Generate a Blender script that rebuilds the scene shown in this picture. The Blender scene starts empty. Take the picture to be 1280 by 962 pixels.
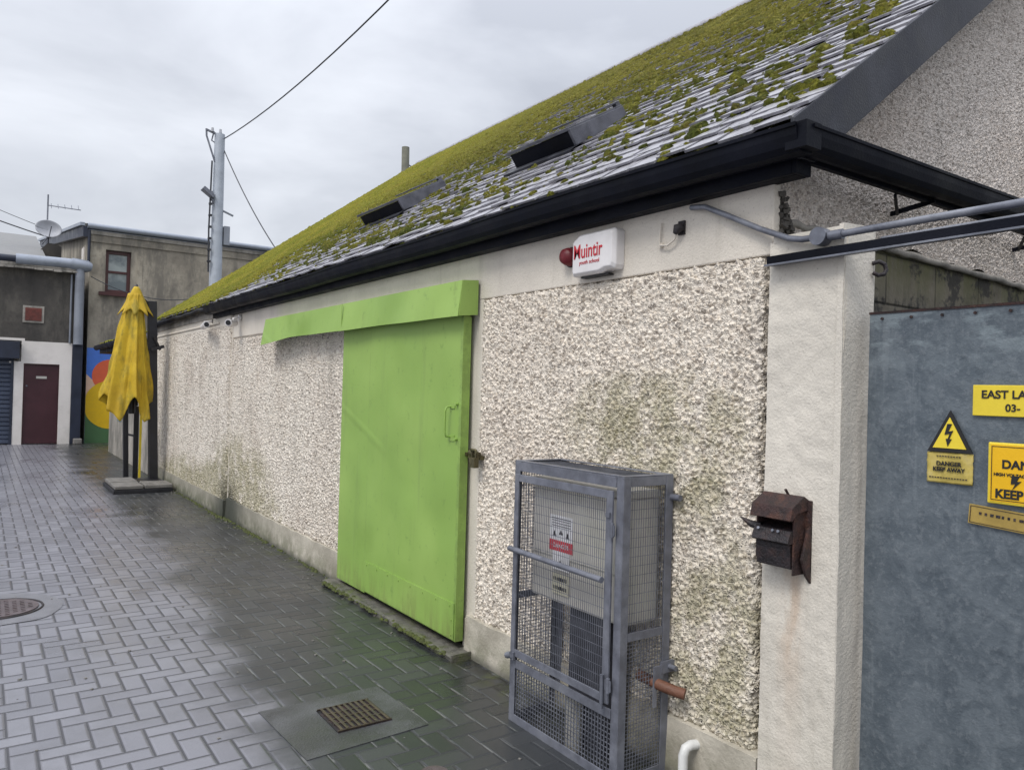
import bpy, math, random
import numpy as np
from mathutils import Vector, Matrix, noise as mnoise
random.seed(7); rng = np.random.default_rng(7)
S = bpy.context.scene; C = S.collection
PI = math.pi

# ------------------------------------------------------------------ camera
R = ((0.81876863, -0.02812868, -0.57343413), (-0.57344102, 0.00862317, -0.81920146), (0.02798788, 0.99956712, -0.00906976))
cam = bpy.data.cameras.new('camera'); cam.sensor_width = 36; cam.lens = 36 * 950 / 1280; cam.clip_start = .05; cam.clip_end = 2000
co = bpy.data.objects.new('camera', cam); C.objects.link(co)
m4 = Matrix(R).to_4x4(); m4.translation = Vector((0, 0, 1.6)); co.matrix_world = m4
S.camera = co

# ------------------------------------------------------------------ node helpers
class V:
    """a scalar node output with arithmetic"""
    def __init__(s, g, o): s.g, s.o = g, o
    def _m(s, op, *a): return s.g.math(op, s, *a)
    def __add__(s, b): return s._m('ADD', b)
    def __radd__(s, b): return s._m('ADD', b)
    def __sub__(s, b): return s._m('SUBTRACT', b)
    def __rsub__(s, b): return s.g.math('SUBTRACT', b, s)
    def __mul__(s, b): return s._m('MULTIPLY', b)
    def __rmul__(s, b): return s._m('MULTIPLY', b)
    def __truediv__(s, b): return s._m('DIVIDE', b)
class G:
    def __init__(s, name):
        s.mat = bpy.data.materials.new(name); s.mat.use_nodes = True
        s.nt = s.mat.node_tree; s.N = s.nt.nodes; s.L = s.nt.links
        s.bsdf = s.N['Principled BSDF']; s.out = s.N['Material Output']
        s._pos = None
    def put(s, sock, v):
        if isinstance(v, V): s.L.new(v.o, sock)
        elif hasattr(v, 'is_linked') or isinstance(v, bpy.types.NodeSocket): s.L.new(v, sock)
        elif isinstance(v, (tuple, list)) and len(v) == 3 and sock.type == 'RGBA': sock.default_value = (*v, 1)
        else: sock.default_value = v
    def math(s, op, *a):
        n = s.N.new('ShaderNodeMath'); n.operation = op
        for i, x in enumerate(a): s.put(n.inputs[i], x)
        return V(s, n.outputs[0])
    @property
    def pos(s):
        if s._pos is None:
            g = s.N.new('ShaderNodeNewGeometry'); s._pos = g.outputs['Position']; s._nor = g.outputs['Normal']; s._true = g.outputs['True Normal']
        return s._pos
    def xyz(s):
        n = s.N.new('ShaderNodeSeparateXYZ'); s.L.new(s.pos, n.inputs[0]); return [V(s, o) for o in n.outputs]
    def vec(s, x, y, z):
        n = s.N.new('ShaderNodeCombineXYZ')
        for i, v in enumerate((x, y, z)): s.put(n.inputs[i], v)
        return n.outputs[0]
    def scalev(s, sc, v=None):
        n = s.N.new('ShaderNodeVectorMath'); n.operation = 'MULTIPLY'; s.L.new(v or s.pos, n.inputs[0]); n.inputs[1].default_value = sc; return n.outputs[0]
    def noise(s, scale, detail=4, rough=.55, dist=0, v=None, col=False):
        n = s.N.new('ShaderNodeTexNoise'); s.L.new(v or s.pos, n.inputs['Vector'])
        n.inputs['Scale'].default_value = scale; n.inputs['Detail'].default_value = detail; n.inputs['Roughness'].default_value = rough; n.inputs['Distortion'].default_value = dist
        return n.outputs['Color'] if col else V(s, n.outputs['Fac'])
    def voro(s, scale, v=None, feature='F1', smooth=.3, rnd=1):
        n = s.N.new('ShaderNodeTexVoronoi'); n.feature = feature; s.L.new(v or s.pos, n.inputs['Vector'])
        n.inputs['Scale'].default_value = scale; n.inputs['Randomness'].default_value = rnd
        if feature == 'SMOOTH_F1': n.inputs['Smoothness'].default_value = smooth
        return V(s, n.outputs['Distance'])
    def ramp(s, v, a, b, lo=0., hi=1., smooth=True):
        n = s.N.new('ShaderNodeMapRange'); n.interpolation_type = 'SMOOTHSTEP' if smooth else 'LINEAR'
        s.put(n.inputs['Value'], v)
        for k, x in (('From Min', a), ('From Max', b), ('To Min', lo), ('To Max', hi)): s.put(n.inputs[k], x)
        return V(s, n.outputs['Result'])
    def mix(s, f, a, b, mode='MIX'):
        n = s.N.new('ShaderNodeMix'); n.data_type = 'RGBA'; n.blend_type = mode
        s.put(n.inputs[0], f); s.put(n.inputs[6], a); s.put(n.inputs[7], b); return n.outputs[2]
    def bump(s, h, dist=.01, strength=1):
        n = s.N.new('ShaderNodeBump'); s.put(n.inputs['Height'], h); n.inputs['Distance'].default_value = dist; n.inputs['Strength'].default_value = strength
        s.L.new(n.outputs[0], s.bsdf.inputs['Normal'])
    def fin(s, color, rough=.7, metal=0., spec=.5, coat=None):
        s.put(s.bsdf.inputs['Base Color'], color); s.put(s.bsdf.inputs['Roughness'], rough); s.put(s.bsdf.inputs['Metallic'], metal)
        s.bsdf.inputs['Specular IOR Level'].default_value = spec
        if coat is not None: s.put(s.bsdf.inputs['Coat Weight'], coat); s.bsdf.inputs['Coat Roughness'].default_value = .22
        return s.mat

def simple(name, c, rough=.6, metal=0., var=.35, scale=9, bump=.0015, dirt=None, dirt_amt=.5, fine=120, dscale=3, stretch=(1, 1, 1)):
    """painted / plain surface with tone variation, fine relief and optional dirt patches"""
    g = G(name)
    n1 = g.noise(scale, 5, .6, v=g.scalev(stretch)); n2 = g.noise(fine, 3, .6)
    lo = tuple(x * (1 - var) for x in c); hi = tuple(min(1, x * (1 + var * .6)) for x in c)
    col = g.mix(g.ramp(n1, .3, .7), lo, hi)
    col = g.mix(g.ramp(n2, .35, .75, 0, .25), col, lo)
    if dirt:
        d = g.ramp(g.noise(dscale, 7, .68, v=g.scalev(stretch)), .47, .66, 0, dirt_amt)
        col = g.mix(d, col, dirt)
    if bump: g.bump(n2 + n1 * .6, bump)
    return g.fin(col, g.ramp(n1, .3, .7, rough * .8, min(1, rough * 1.15)), metal)

M = {}
# ---- roughcast: lumps of painted stone, really displaced
def roughcast(name, paint, scale, amp, algae=True):
    g = G(name)
    x, y, z = g.xyz()
    wob = g.noise(scale * .55, 2, .5, col=True)
    sub = g.N.new('ShaderNodeVectorMath'); sub.operation = 'MULTIPLY_ADD'
    g.L.new(wob, sub.inputs[0]); sub.inputs[1].default_value = (.018,) * 3; g.L.new(g.pos, sub.inputs[2])
    vo = g.voro(scale, sub.outputs[0], 'SMOOTH_F1', .16)
    vc = g.N.new('ShaderNodeTexVoronoi'); g.L.new(sub.outputs[0], vc.inputs['Vector']); vc.inputs['Scale'].default_value = scale
    sc_ = g.N.new('ShaderNodeSeparateColor'); g.L.new(vc.outputs['Color'], sc_.inputs[0]); cell = V(g, sc_.outputs[0])
    vo2 = g.voro(scale * 2.1, sub.outputs[0], 'F1')
    n = g.noise(scale * .9, 3, .6)
    hgt = g.ramp(vo, .15, .68, 1, 0) * g.ramp(n, .28, .52, .15, 1) * .85 + g.ramp(vo2, 0., .6, .28, 0) + g.noise(2.2, 2, .5) * .35
    base = g.mix(g.ramp(g.noise(scale * 1.3, 2, .5), .35, .65), tuple(q * .82 for q in paint), paint)
    base = g.mix(g.ramp(cell, .62, .85, 0, .32), base, (paint[0] * .62, paint[1] * .56, paint[2] * .50)); base = g.mix(g.ramp(cell, .90, .93, 0, .42), base, (.16, .135, .12))
    grit = g.noise(scale * 2.6, 4, .65)
    # bare, dirt-holding aggregate where the paint has worn off
    base = g.mix(g.ramp(grit, .57, .67, 0, .5), base, (.19, .155, .12))
    base = g.mix(g.ramp(g.noise(1.1, 5, .6), .45, .75, 0, .35), base, (.46, .37, .30))
    # dirt washed down in streaks
    st = g.noise(5, 5, .6, v=g.scalev((1, 1, .18)))
    base = g.mix(g.ramp(st, .52, .75, 0, .35), base, (.30, .27, .23))
    if algae:
        # green growth around the cage, at the kinked joint and low on the wall
        def blob(cy, cz, ry, rz):
            dy = (y - cy) / ry; dz = (z - cz) / rz
            return g.ramp(dy * dy + dz * dz, 0., 1., 1, 0)
        al = blob(2.45, 1.42, .85, .42) * 1.15 + blob(2.1, .75, .42, .62) * .9 + blob(9.0, .25, 1.9, 1.0) * 1.5 + blob(11.2, .15, 2.8, .6) * 1.3 + blob(1.95, .45, .5, .5) * .5
        al = al + g.ramp(z, .2, .55, .4, 0)
        am = g.ramp(al * g.ramp(g.noise(5, 6, .75), .25, .65) , .12, 1.15, 0, .62)
        base = g.mix(am, base, g.mix(g.ramp(g.noise(30, 3), .4, .6), (.20, .19, .07), (.42, .38, .24)))
        jn = g.ramp(g.math('ABSOLUTE', y - 9.4), .0, .55, 1, 0) * g.ramp(z, .1, .75, 1, 0) * g.ramp(g.noise(6, 5, .7), .3, .55)
        base = g.mix(jn * .95, base, (.05, .05, .035))
    d = g.N.new('ShaderNodeDisplacement'); g.put(d.inputs['Height'], hgt); d.inputs['Scale'].default_value = amp; d.inputs['Midlevel'].default_value = .1
    g.L.new(d.outputs[0], g.out.inputs['Displacement']); g.mat.displacement_method = 'BOTH'
    return g.fin(base, .85, 0, .3)
M['cast'] = roughcast('roughcast', (.88, .81, .71), 52, .019)
M['cast_far'] = roughcast('roughcast_far', (.86, .80, .71), 46, .019)
M['cast_gable'] = roughcast('roughcast_gable', (.80, .73, .665), 75, .011, False)

def plaster(name, paint, rust=False):
    g = G(name); x, y, z = g.xyz()
    n = g.noise(2.5, 6, .6); f = g.noise(90, 4, .6)
    col = g.mix(g.ramp(n, .35, .7), tuple(q * .86 for q in paint), paint)
    st = g.noise(7, 5, .65, v=g.scalev((1, 1, .12)))
    col = g.mix(g.ramp(st, .55, .75, 0, .3), col, (.34, .30, .24))
    col = g.mix(g.ramp(g.voro(22), .0, .09, .6, 0), col, (.18, .15, .12))
    if rust:
        s = g.ramp(g.math('ABSOLUTE', y - 1.69), .0, .075, 1, 0) * g.ramp(z, .35, .95, .15, 1) * g.ramp(z, .95, 1.0, 1, 0) * g.ramp(g.noise(14, 4, .6, v=g.scalev((1, 1, .2))), .3, .6)
        col = g.mix(s * .6, col, (.40, .22, .10))
        col = g.mix(g.ramp(z, .1, .7, .35, 0) * g.ramp(g.noise(5, 5), .4, .6), col, (.38, .36, .29))
    col = g.mix(g.ramp(g.noise(120, 4, .7), .56, .66, 0, .35), col, (.36, .32, .26))
    g.bump(f * .8 + g.noise(45, 3) * .5, .0032)
    return g.fin(col, .75, 0, .35)
M['plaster'] = plaster('painted_plaster', (.72, .665, .58))
M['pier'] = plaster('pier_render', (.70, .655, .575), True)
def plinth():
    g = G('plinth_render'); x, y, z = g.xyz(); n = g.noise(4, 6, .65)
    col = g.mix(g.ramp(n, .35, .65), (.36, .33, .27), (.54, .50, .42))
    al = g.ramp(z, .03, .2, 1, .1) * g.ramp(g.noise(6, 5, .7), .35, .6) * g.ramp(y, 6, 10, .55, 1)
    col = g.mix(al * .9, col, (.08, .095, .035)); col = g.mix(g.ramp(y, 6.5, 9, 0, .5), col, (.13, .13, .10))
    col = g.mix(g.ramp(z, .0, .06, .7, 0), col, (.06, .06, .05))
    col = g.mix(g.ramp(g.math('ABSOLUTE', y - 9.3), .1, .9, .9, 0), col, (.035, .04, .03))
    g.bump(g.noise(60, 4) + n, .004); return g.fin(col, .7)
M['plinth'] = plinth()
def greenpaint():
    g = G('green_door_paint'); x, y, z = g.xyz(); n = g.noise(1.6, 4, .5)
    col = g.mix(g.ramp(n, .3, .7), (.245, .395, .082), (.295, .445, .108))
    col = g.mix(g.ramp(g.noise(13, 7, .78), .56, .70, 0, .55), col, (.15, .25, .06))
    col = g.mix(g.ramp(z, .05, .35, .55, 0) * g.ramp(g.noise(9, 6, .7, v=g.scalev((1, 1, .15))), .42, .62), col, (.19, .20, .07))
    col = g.mix(g.ramp(g.voro(13), .0, .06, .8, 0) * g.ramp(g.noise(2), .45, .6), col, (.11, .08, .045))
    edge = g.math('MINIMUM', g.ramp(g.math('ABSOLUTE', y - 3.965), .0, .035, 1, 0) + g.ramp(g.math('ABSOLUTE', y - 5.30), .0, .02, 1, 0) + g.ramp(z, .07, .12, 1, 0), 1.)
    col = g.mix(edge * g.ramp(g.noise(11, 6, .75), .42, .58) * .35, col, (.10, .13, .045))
    col = g.mix(g.ramp(g.noise(6, 5, .65, v=g.scalev((1, 1, .08))), .55, .72, 0, .3), col, (.17, .24, .08))
    g.bump(g.noise(1.5, 1, .4) * 7 + g.noise(2.6, 2, .3, v=g.scalev((1, 1, .4))) * 1.4 + g.ramp(g.math('ABSOLUTE', z - 1.22 - (y - 5.2) * .35), 0., .05, .25, 0) * g.ramp(y, 4.9, 5.2) + g.noise(110, 2) * .05, .01)
    return g.fin(col, g.ramp(n, .3, .7, .38, .55), 0, .4)
M['green'] = greenpaint()
def slate():
    g = G('wet_slate'); n = g.noise(9, 4); f = g.noise(60, 4, .7)
    col = g.mix(g.ramp(n, .35, .65), (.22, .215, .24), (.33, .325, .355))
    col = g.mix(g.ramp(f, .55, .7, 0, .6), col, (.42, .41, .42))
    col = g.mix(g.ramp(g.noise(28, 5, .75), .57, .66, 0, .75), col, (.12, .13, .03))
    g.bump(f, .003); return g.fin(col, g.ramp(n, .3, .7, .22, .42), 0, .7)
M['slate'] = slate()
def moss():
    g = G('roof_moss'); x, y, z = g.xyz(); f = g.noise(70, 4, .7); n = g.noise(2.2, 4, .6)
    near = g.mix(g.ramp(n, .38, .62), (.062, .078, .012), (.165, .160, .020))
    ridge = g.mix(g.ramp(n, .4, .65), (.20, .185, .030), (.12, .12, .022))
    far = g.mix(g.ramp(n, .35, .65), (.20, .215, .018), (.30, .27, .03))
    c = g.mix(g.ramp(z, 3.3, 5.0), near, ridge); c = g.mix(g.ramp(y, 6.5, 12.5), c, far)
    c = g.mix(g.ramp(f, .4, .66), g.mix(.6, c, (.02, .022, .006)), c); c = g.mix(g.ramp(g.noise(14, 4, .7), .5, .62, 0, .6), c, g.mix(.5, c, (.12, .08, .03)))
    c = g.mix(g.ramp(g.noise(25, 3, .6), .6, .7, 0, .5), c, (.35, .32, .08))
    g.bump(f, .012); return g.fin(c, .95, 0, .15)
M['moss'] = moss()
M['black'] = simple('black_gutter_paint', (.004, .005, .010), .55, 0, .4, 5, .001, (.014, .015, .022), .4)
M['black'].node_tree.nodes['Principled BSDF'].inputs['Specular IOR Level'].default_value = .12
M['barge'] = simple('weathered_barge_board', (.016, .018, .028), .6, 0, .5, 6, .002, (.07, .073, .085), .5, stretch=(1, 1, 1))
M['galv'] = simple('galvanised_grey_paint', (.17, .18, .215), .42, .35, .25, 12, .001, (.29, .30, .33), .5)
M['cagepaint'] = simple('cage_grey_paint', (.15, .158, .19), .45, .15, .3, 14, .0012, (.26, .27, .30), .5)
M['dark'] = simple('dark_void', (.008, .008, .009), .8, 0, .2)
M['concrete'] = simple('wet_concrete', (.078, .08, .085), .38, 0, .5, 3.5, .004, (.045, .05, .042), .85, dscale=1.6)
M['sill'] = simple('worn_sill_concrete', (.13, .125, .105), .6, 0, .5, 14, .008, (.10, .12, .035), .85, dscale=6)
M['white_pipe'] = simple('white_plastic', (.68, .68, .66), .4, 0, .12)
M['alarm_white'] = simple('alarm_plastic', (.72, .70, .70), .4, 0, .08, 4, .0003, (.5, .48, .44), .3)
M['red'] = simple('red_plastic', (.15, .006, .013), .5, 0, .2)
M['text_red'] = simple('red_print', (.50, .02, .035), .5, 0, .1, bump=0)
M['ink'] = simple('black_print', (.012, .012, .012), .5, 0, .1, bump=0)
M['rust'] = simple('rusted_iron', (.040, .021, .020), .75, 0, .55, 25, .006, (.12, .05, .03), .5, dscale=18)
M['iron'] = simple('dark_pitted_iron', (.018, .014, .017), .5, 0, .5, 30, .004, (.06, .03, .025), .5, dscale=20)
M['copper'] = simple('orange_clay_pipe', (.17, .075, .045), .6, 0, .3, 20, .002, (.12, .05, .03), .5)
M['meter'] = simple('meter_cabinet_plastic', (.50, .48, .44), .55, 0, .12, 3, .0005, (.34, .34, .26), .4)
M['navy'] = simple('navy_duct_paint', (.05, .052, .066), .5, 0, .3)
M['navypaint'] = simple('navy_wall_paint', (.018, .024, .045), .5, 0, .3, 3)
M['white_label'] = simple('white_label', (.66, .66, .68), .5, 0, .08, bump=0)
M['cream_label'] = simple('cream_label', (.56, .53, .40), .5, 0, .1, bump=0)
M['yellow_sign'] = simple('yellow_sign_plate', (.78, .60, .04), .4, 0, .08, 8, .0004)
M['amber_sign'] = simple('amber_sign_plate', (.80, .46, .005), .4, 0, .06, 8, .0004)
M['faded_sign'] = simple('faded_yellow_label', (.55, .43, .10), .6, 0, .25, 25, .0006, (.42, .35, .16), .6, dscale=25)
M['brass_sign'] = simple('dull_brass_label', (.36, .25, .06), .5, 0, .2, 12, .0006)
M['yellow_cloth'] = None
def gatem():
    g = G('galvanised_sheet'); x, y, z = g.xyz(); n = g.noise(9, 6, .7, dist=.6); b = g.noise(38, 4, .7)
    col = g.mix(g.ramp(n, .36, .64), (.10, .122, .142), (.150, .176, .198))
    col = g.mix(g.ramp(b, .5, .66, 0, .5), col, (.21, .235, .255))
    col = g.mix(g.ramp(g.noise(16, 5, .7), .56, .68, 0, .45), col, (.06, .075, .092))
    col = g.mix(g.ramp(z, 1.66, 1.88, 0, .45) * g.ramp(g.noise(7, 5, .65, v=g.scalev((1, 1, 2.6))), .46, .60), col, (.34, .40, .42))
    col = g.mix(g.ramp(g.noise(30, 3, .6, v=g.scalev((1, 1, .06))), .58, .72, 0, .3), col, (.24, .27, .29))
    g.bump(b + n * .7 + g.noise(1.5, 2) * 3, .003)
    return g.fin(col, g.ramp(n, .35, .65, .42, .6), .35, .4)
M['gate'] = gatem()
def blocks():
    g = G('damp_shaded_blockwork'); x, y, z = g.xyz(); n = g.noise(3, 6, .65); st = g.noise(9, 5, .65, v=g.scalev((1, 1, .15)))
    col = g.mix(g.ramp(n, .35, .65), (.075, .065, .045), (.17, .15, .115))
    col = g.mix(g.ramp(st, .45, .65, 0, .6), col, (.045, .043, .045))
    col = g.mix(g.ramp(z, 2.0, 2.3, 0, .6) * g.ramp(st, .35, .6), col, (.16, .16, .05))
    zz = g.math('FRACT', (z - .02) / .225); row = g.math('FLOOR', (z - .02) / .225)
    xx = g.math('FRACT', x / .45 + row * .5)
    j = g.math('MAXIMUM', g.ramp(zz, .0, .06, 1, 0), g.ramp(xx, .0, .03, 1, 0))
    col = g.mix(j * .7, col, (.03, .03, .028)); col = g.mix(g.ramp(g.noise(5, 5, .7), .52, .6, 0, .85), col, (.018, .016, .015)); g.bump(g.noise(50, 4) * .5 + n - j * 1.2, .008)  # near-black blotches paint in the shade of a broken hole
    return g.fin(col, .8)
M['blocks'] = blocks()
def oldrender(name, a, b, dark, sc=.9):
    g = G(name); n = g.noise(sc, 7, .7); st = g.noise(2.2, 6, .7, v=g.scalev((1, 1, .3))); f = g.noise(7, 5, .7)
    col = g.mix(g.ramp(n, .36, .62), a, b)
    col = g.mix(g.ramp(st, .42, .64, 0, .75), col, dark)
    col = g.mix(g.ramp(f, .5, .7, 0, .4), col, tuple(q * .6 for q in a))
    g.bump(f, .01); return g.fin(col, .85)
M['render_brown'] = oldrender('stained_render', (.24, .215, .175), (.40, .36, .29), (.12, .112, .098))
M['render_dark'] = oldrender('dark_damp_render', (.06, .055, .05), (.115, .105, .09), (.038, .036, .034))
M['render_low'] = oldrender('grey_dirty_render', (.28, .26, .23), (.40, .37, .33), (.10, .10, .09), 2)
M['white_wall'] = simple('white_painted_wall', (.74, .70, .66), .6, 0, .06, 2, .002, (.5, .47, .43), .3)
M['maroon'] = simple('maroon_door_paint', (.055, .016, .022), .4, 0, .2, 3)
M['maroon_frame'] = simple('maroon_frame_paint', (.07, .022, .022), .4, 0, .2, 3)
M['blue_shutter'] = simple('blue_grey_shutter', (.055, .07, .11), .45, 0, .2, 2)
M['zinc'] = simple('zinc_flashing', (.32, .355, .42), .4, .2, .25, 3, .002, (.18, .20, .23), .5)
M['pipegrey'] = simple('grey_downpipe_paint', (.22, .24, .28), .5, 0, .2, 3)
M['farroof'] = simple('pale_slate_roof', (.20, .20, .20), .6, 0, .2, 2, .004, (.22, .22, .2), .4)
M['polegrey'] = simple('pale_grey_pole_paint', (.42, .46, .52), .5, 0, .15, 3)
M['wood'] = simple('weathered_pole_wood', (.20, .20, .16), .8, 0, .3, 4)
M['cable'] = simple('black_cable', (.03, .032, .04), .5, 0, .2)
M['blackwood'] = simple('black_mast_paint', (.014, .014, .018), .45, 0, .3)
M['terracotta'] = simple('red_vent_clay', (.17, .05, .04), .7, 0, .3)
M['dish'] = simple('grey_dish_paint', (.40, .41, .44), .5, 0, .1)
M['slab'] = simple('pale_slab', (.20, .19, .175), .55, 0, .3, 8, .004, (.14, .13, .12), .5)
M['m_blue'] = simple('mural_blue', (.07, .19, .62), .6, 0, .06)
M['m_orange'] = simple('mural_orange', (.72, .13, .05), .6, 0, .06)
M['m_peach'] = simple('mural_peach', (.74, .50, .36), .6, 0, .06)
M['m_yellow'] = simple('mural_yellow', (.74, .47, .01), .6, 0, .06)
M['m_green'] = simple('mural_green', (.07, .16, .065), .6, 0, .06)
M['lens'] = simple('camera_lens', (.01, .01, .012), .15, 0, .1, bump=0)
M['brassy'] = simple('tarnished_padlock', (.13, .115, .055), .5, .5, .4, 40, .002, (.05, .04, .03), .6)
def cloth():
    g = G('yellow_canopy_cloth'); x, y, z = g.xyz(); n = g.noise(3, 5, .6)
    col = g.mix(g.ramp(n, .3, .7), (.44, .285, .010), (.56, .385, .016))
    col = g.mix(g.ramp(g.noise(6, 6, .7, v=g.scalev((1, 1, .35))), .46, .64, 0, .7), col, (.20, .165, .02))
    g.bump(g.noise(14, 3) + g.noise(300, 2) * .2, .006); return g.fin(col, .7)
M['yellow_cloth'] = cloth()
def glass():
    g = G('window_glass'); g.bsdf.inputs['Transmission Weight'].default_value = 0
    n = g.noise(1.4, 4, .6); return g.fin(g.mix(g.ramp(n, .4, .6), (.10, .13, .14), (.30, .34, .33)), .08, 0, .9)
M['glass'] = glass()
def rooflightglass():
    g = G('rooflight_glass'); n = g.noise(9, 3); return g.fin(g.mix(g.ramp(n, .3, .7), (.04, .045, .05), (.09, .095, .10)), .12, 0, .8)
M['rglass'] = rooflightglass()
def paving():
    g = G('wet_herringbone_paving'); x, y, z = g.xyz()
    s = .104
    u = 300.37 - x / s; v = y / s + 300.11
    i = g.math('FLOOR', u); j = g.math('FLOOR', v); fu = u - i; fv = v - j
    k = g.math('FLOORED_MODULO', i - j, 4.)
    def is_(n): return g.math('COMPARE', k, float(n), .4)
    k0, k1, k2, k3 = is_(0), is_(1), is_(2), is_(3)
    dl = fu + k1 * 9; dr = (1 - fu) + k0 * 9; db = fv + k2 * 9; dt = (1 - fv) + k3 * 9
    dx = g.math('MINIMUM', dl, dr); dy = g.math('MINIMUM', db, dt)
    d = g.math('MINIMUM', dx, dy)
    bi = i - k1; bj = j - k2
    wn = g.N.new('ShaderNodeTexWhiteNoise'); wn.noise_dimensions = '3D'; g.L.new(g.vec(bi, bj, (k0 + k1)), wn.inputs['Vector'])
    rnd = V(g, wn.outputs['Value'])
    near = g.math('MAXIMUM', g.ramp(y, 2, 12, 1, .5), .3)
    jw = .045
    joint = g.ramp(d, jw * .6, jw * 1.6, 1, 0)
    jointx = g.ramp(dx, jw * .5, jw * 1.5, 1, 0) 
    jl = g.math('MAXIMUM', 0., jointx - g.ramp(dy, 0., jw, .0, .0))
    # damp band by wall and drain, the building's dark reflection painted in, ragged edge
    edge = g.noise(1.3, 5, .6)
    wet_reflect = g.ramp(x + (edge - .5) * 1.1 - g.ramp(y, 3.5, 9, 0, .35), .92, 1.32)
    pud = g.ramp(g.noise(.55, 4, .55), .52, .66)
    fine = g.noise(160, 4, .7)
    sky_reflect = g.mix(rnd, (.165, .165, .19), (.225, .225, .255))  # paver grey raised to paint in the sky's reflection
    sky_reflect = g.mix(g.ramp(g.noise(2.2, 6, .65), .42, .66, 0, .4), sky_reflect, (.12, .12, .13))
    wall_reflect = g.mix(rnd, (.026, .029, .032), (.050, .053, .056))  # paver grey lowered to paint in the wall's reflection
    col = g.mix(wet_reflect, sky_reflect, wall_reflect)
    col = g.mix(g.ramp(fine, .45, .7, 0, .3), col, g.mix(.5, col, (.02, .02, .02)))
    # joints: dark moss and grit in the open, painted sky glints by the wall
    col = g.mix(joint * g.ramp(wet_reflect, 0., 1., .85, .18), col, (.025, .025, .030))
    sky_glint = jointx * wet_reflect * g.ramp(g.noise(5, 4, .6), .42, .58) * g.ramp(k2 + k3, .2, .9)
    col = g.mix(sky_glint * .6, col, (.24, .24, .23))
    grn = wet_reflect * g.ramp(g.noise(.9, 5, .6), .45, .65) * .12
    col = g.mix(grn, col, (.045, .055, .028))
    foot = g.ramp(x + (edge - .5) * .3, 2.18, 2.42) * g.ramp(g.noise(11, 5, .7), .38, .58)
    col = g.mix(foot * .85, col, g.mix(g.ramp(g.noise(5, 3), .45, .6), (.022, .022, .018), (.05, .06, .02)))
    dome = g.ramp(d, .0, .16, 0, 1)
    g.bump(dome * g.ramp(wet_reflect, 0., 1., 1., .3) + rnd * .6 * g.ramp(d, .05, .1) + fine * .10 + g.noise(30, 3) * .12, .006, .9)
    rough = g.ramp(g.noise(1.0, 5, .6), .35, .65, .30, .46) - pud * .14 - wet_reflect * .02 + joint * .25 + (rnd - .5) * .08
    return g.fin(col, rough, 0, .5, coat=(1 - wet_reflect * .75) * .22)
M['paving'] = paving()

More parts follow.
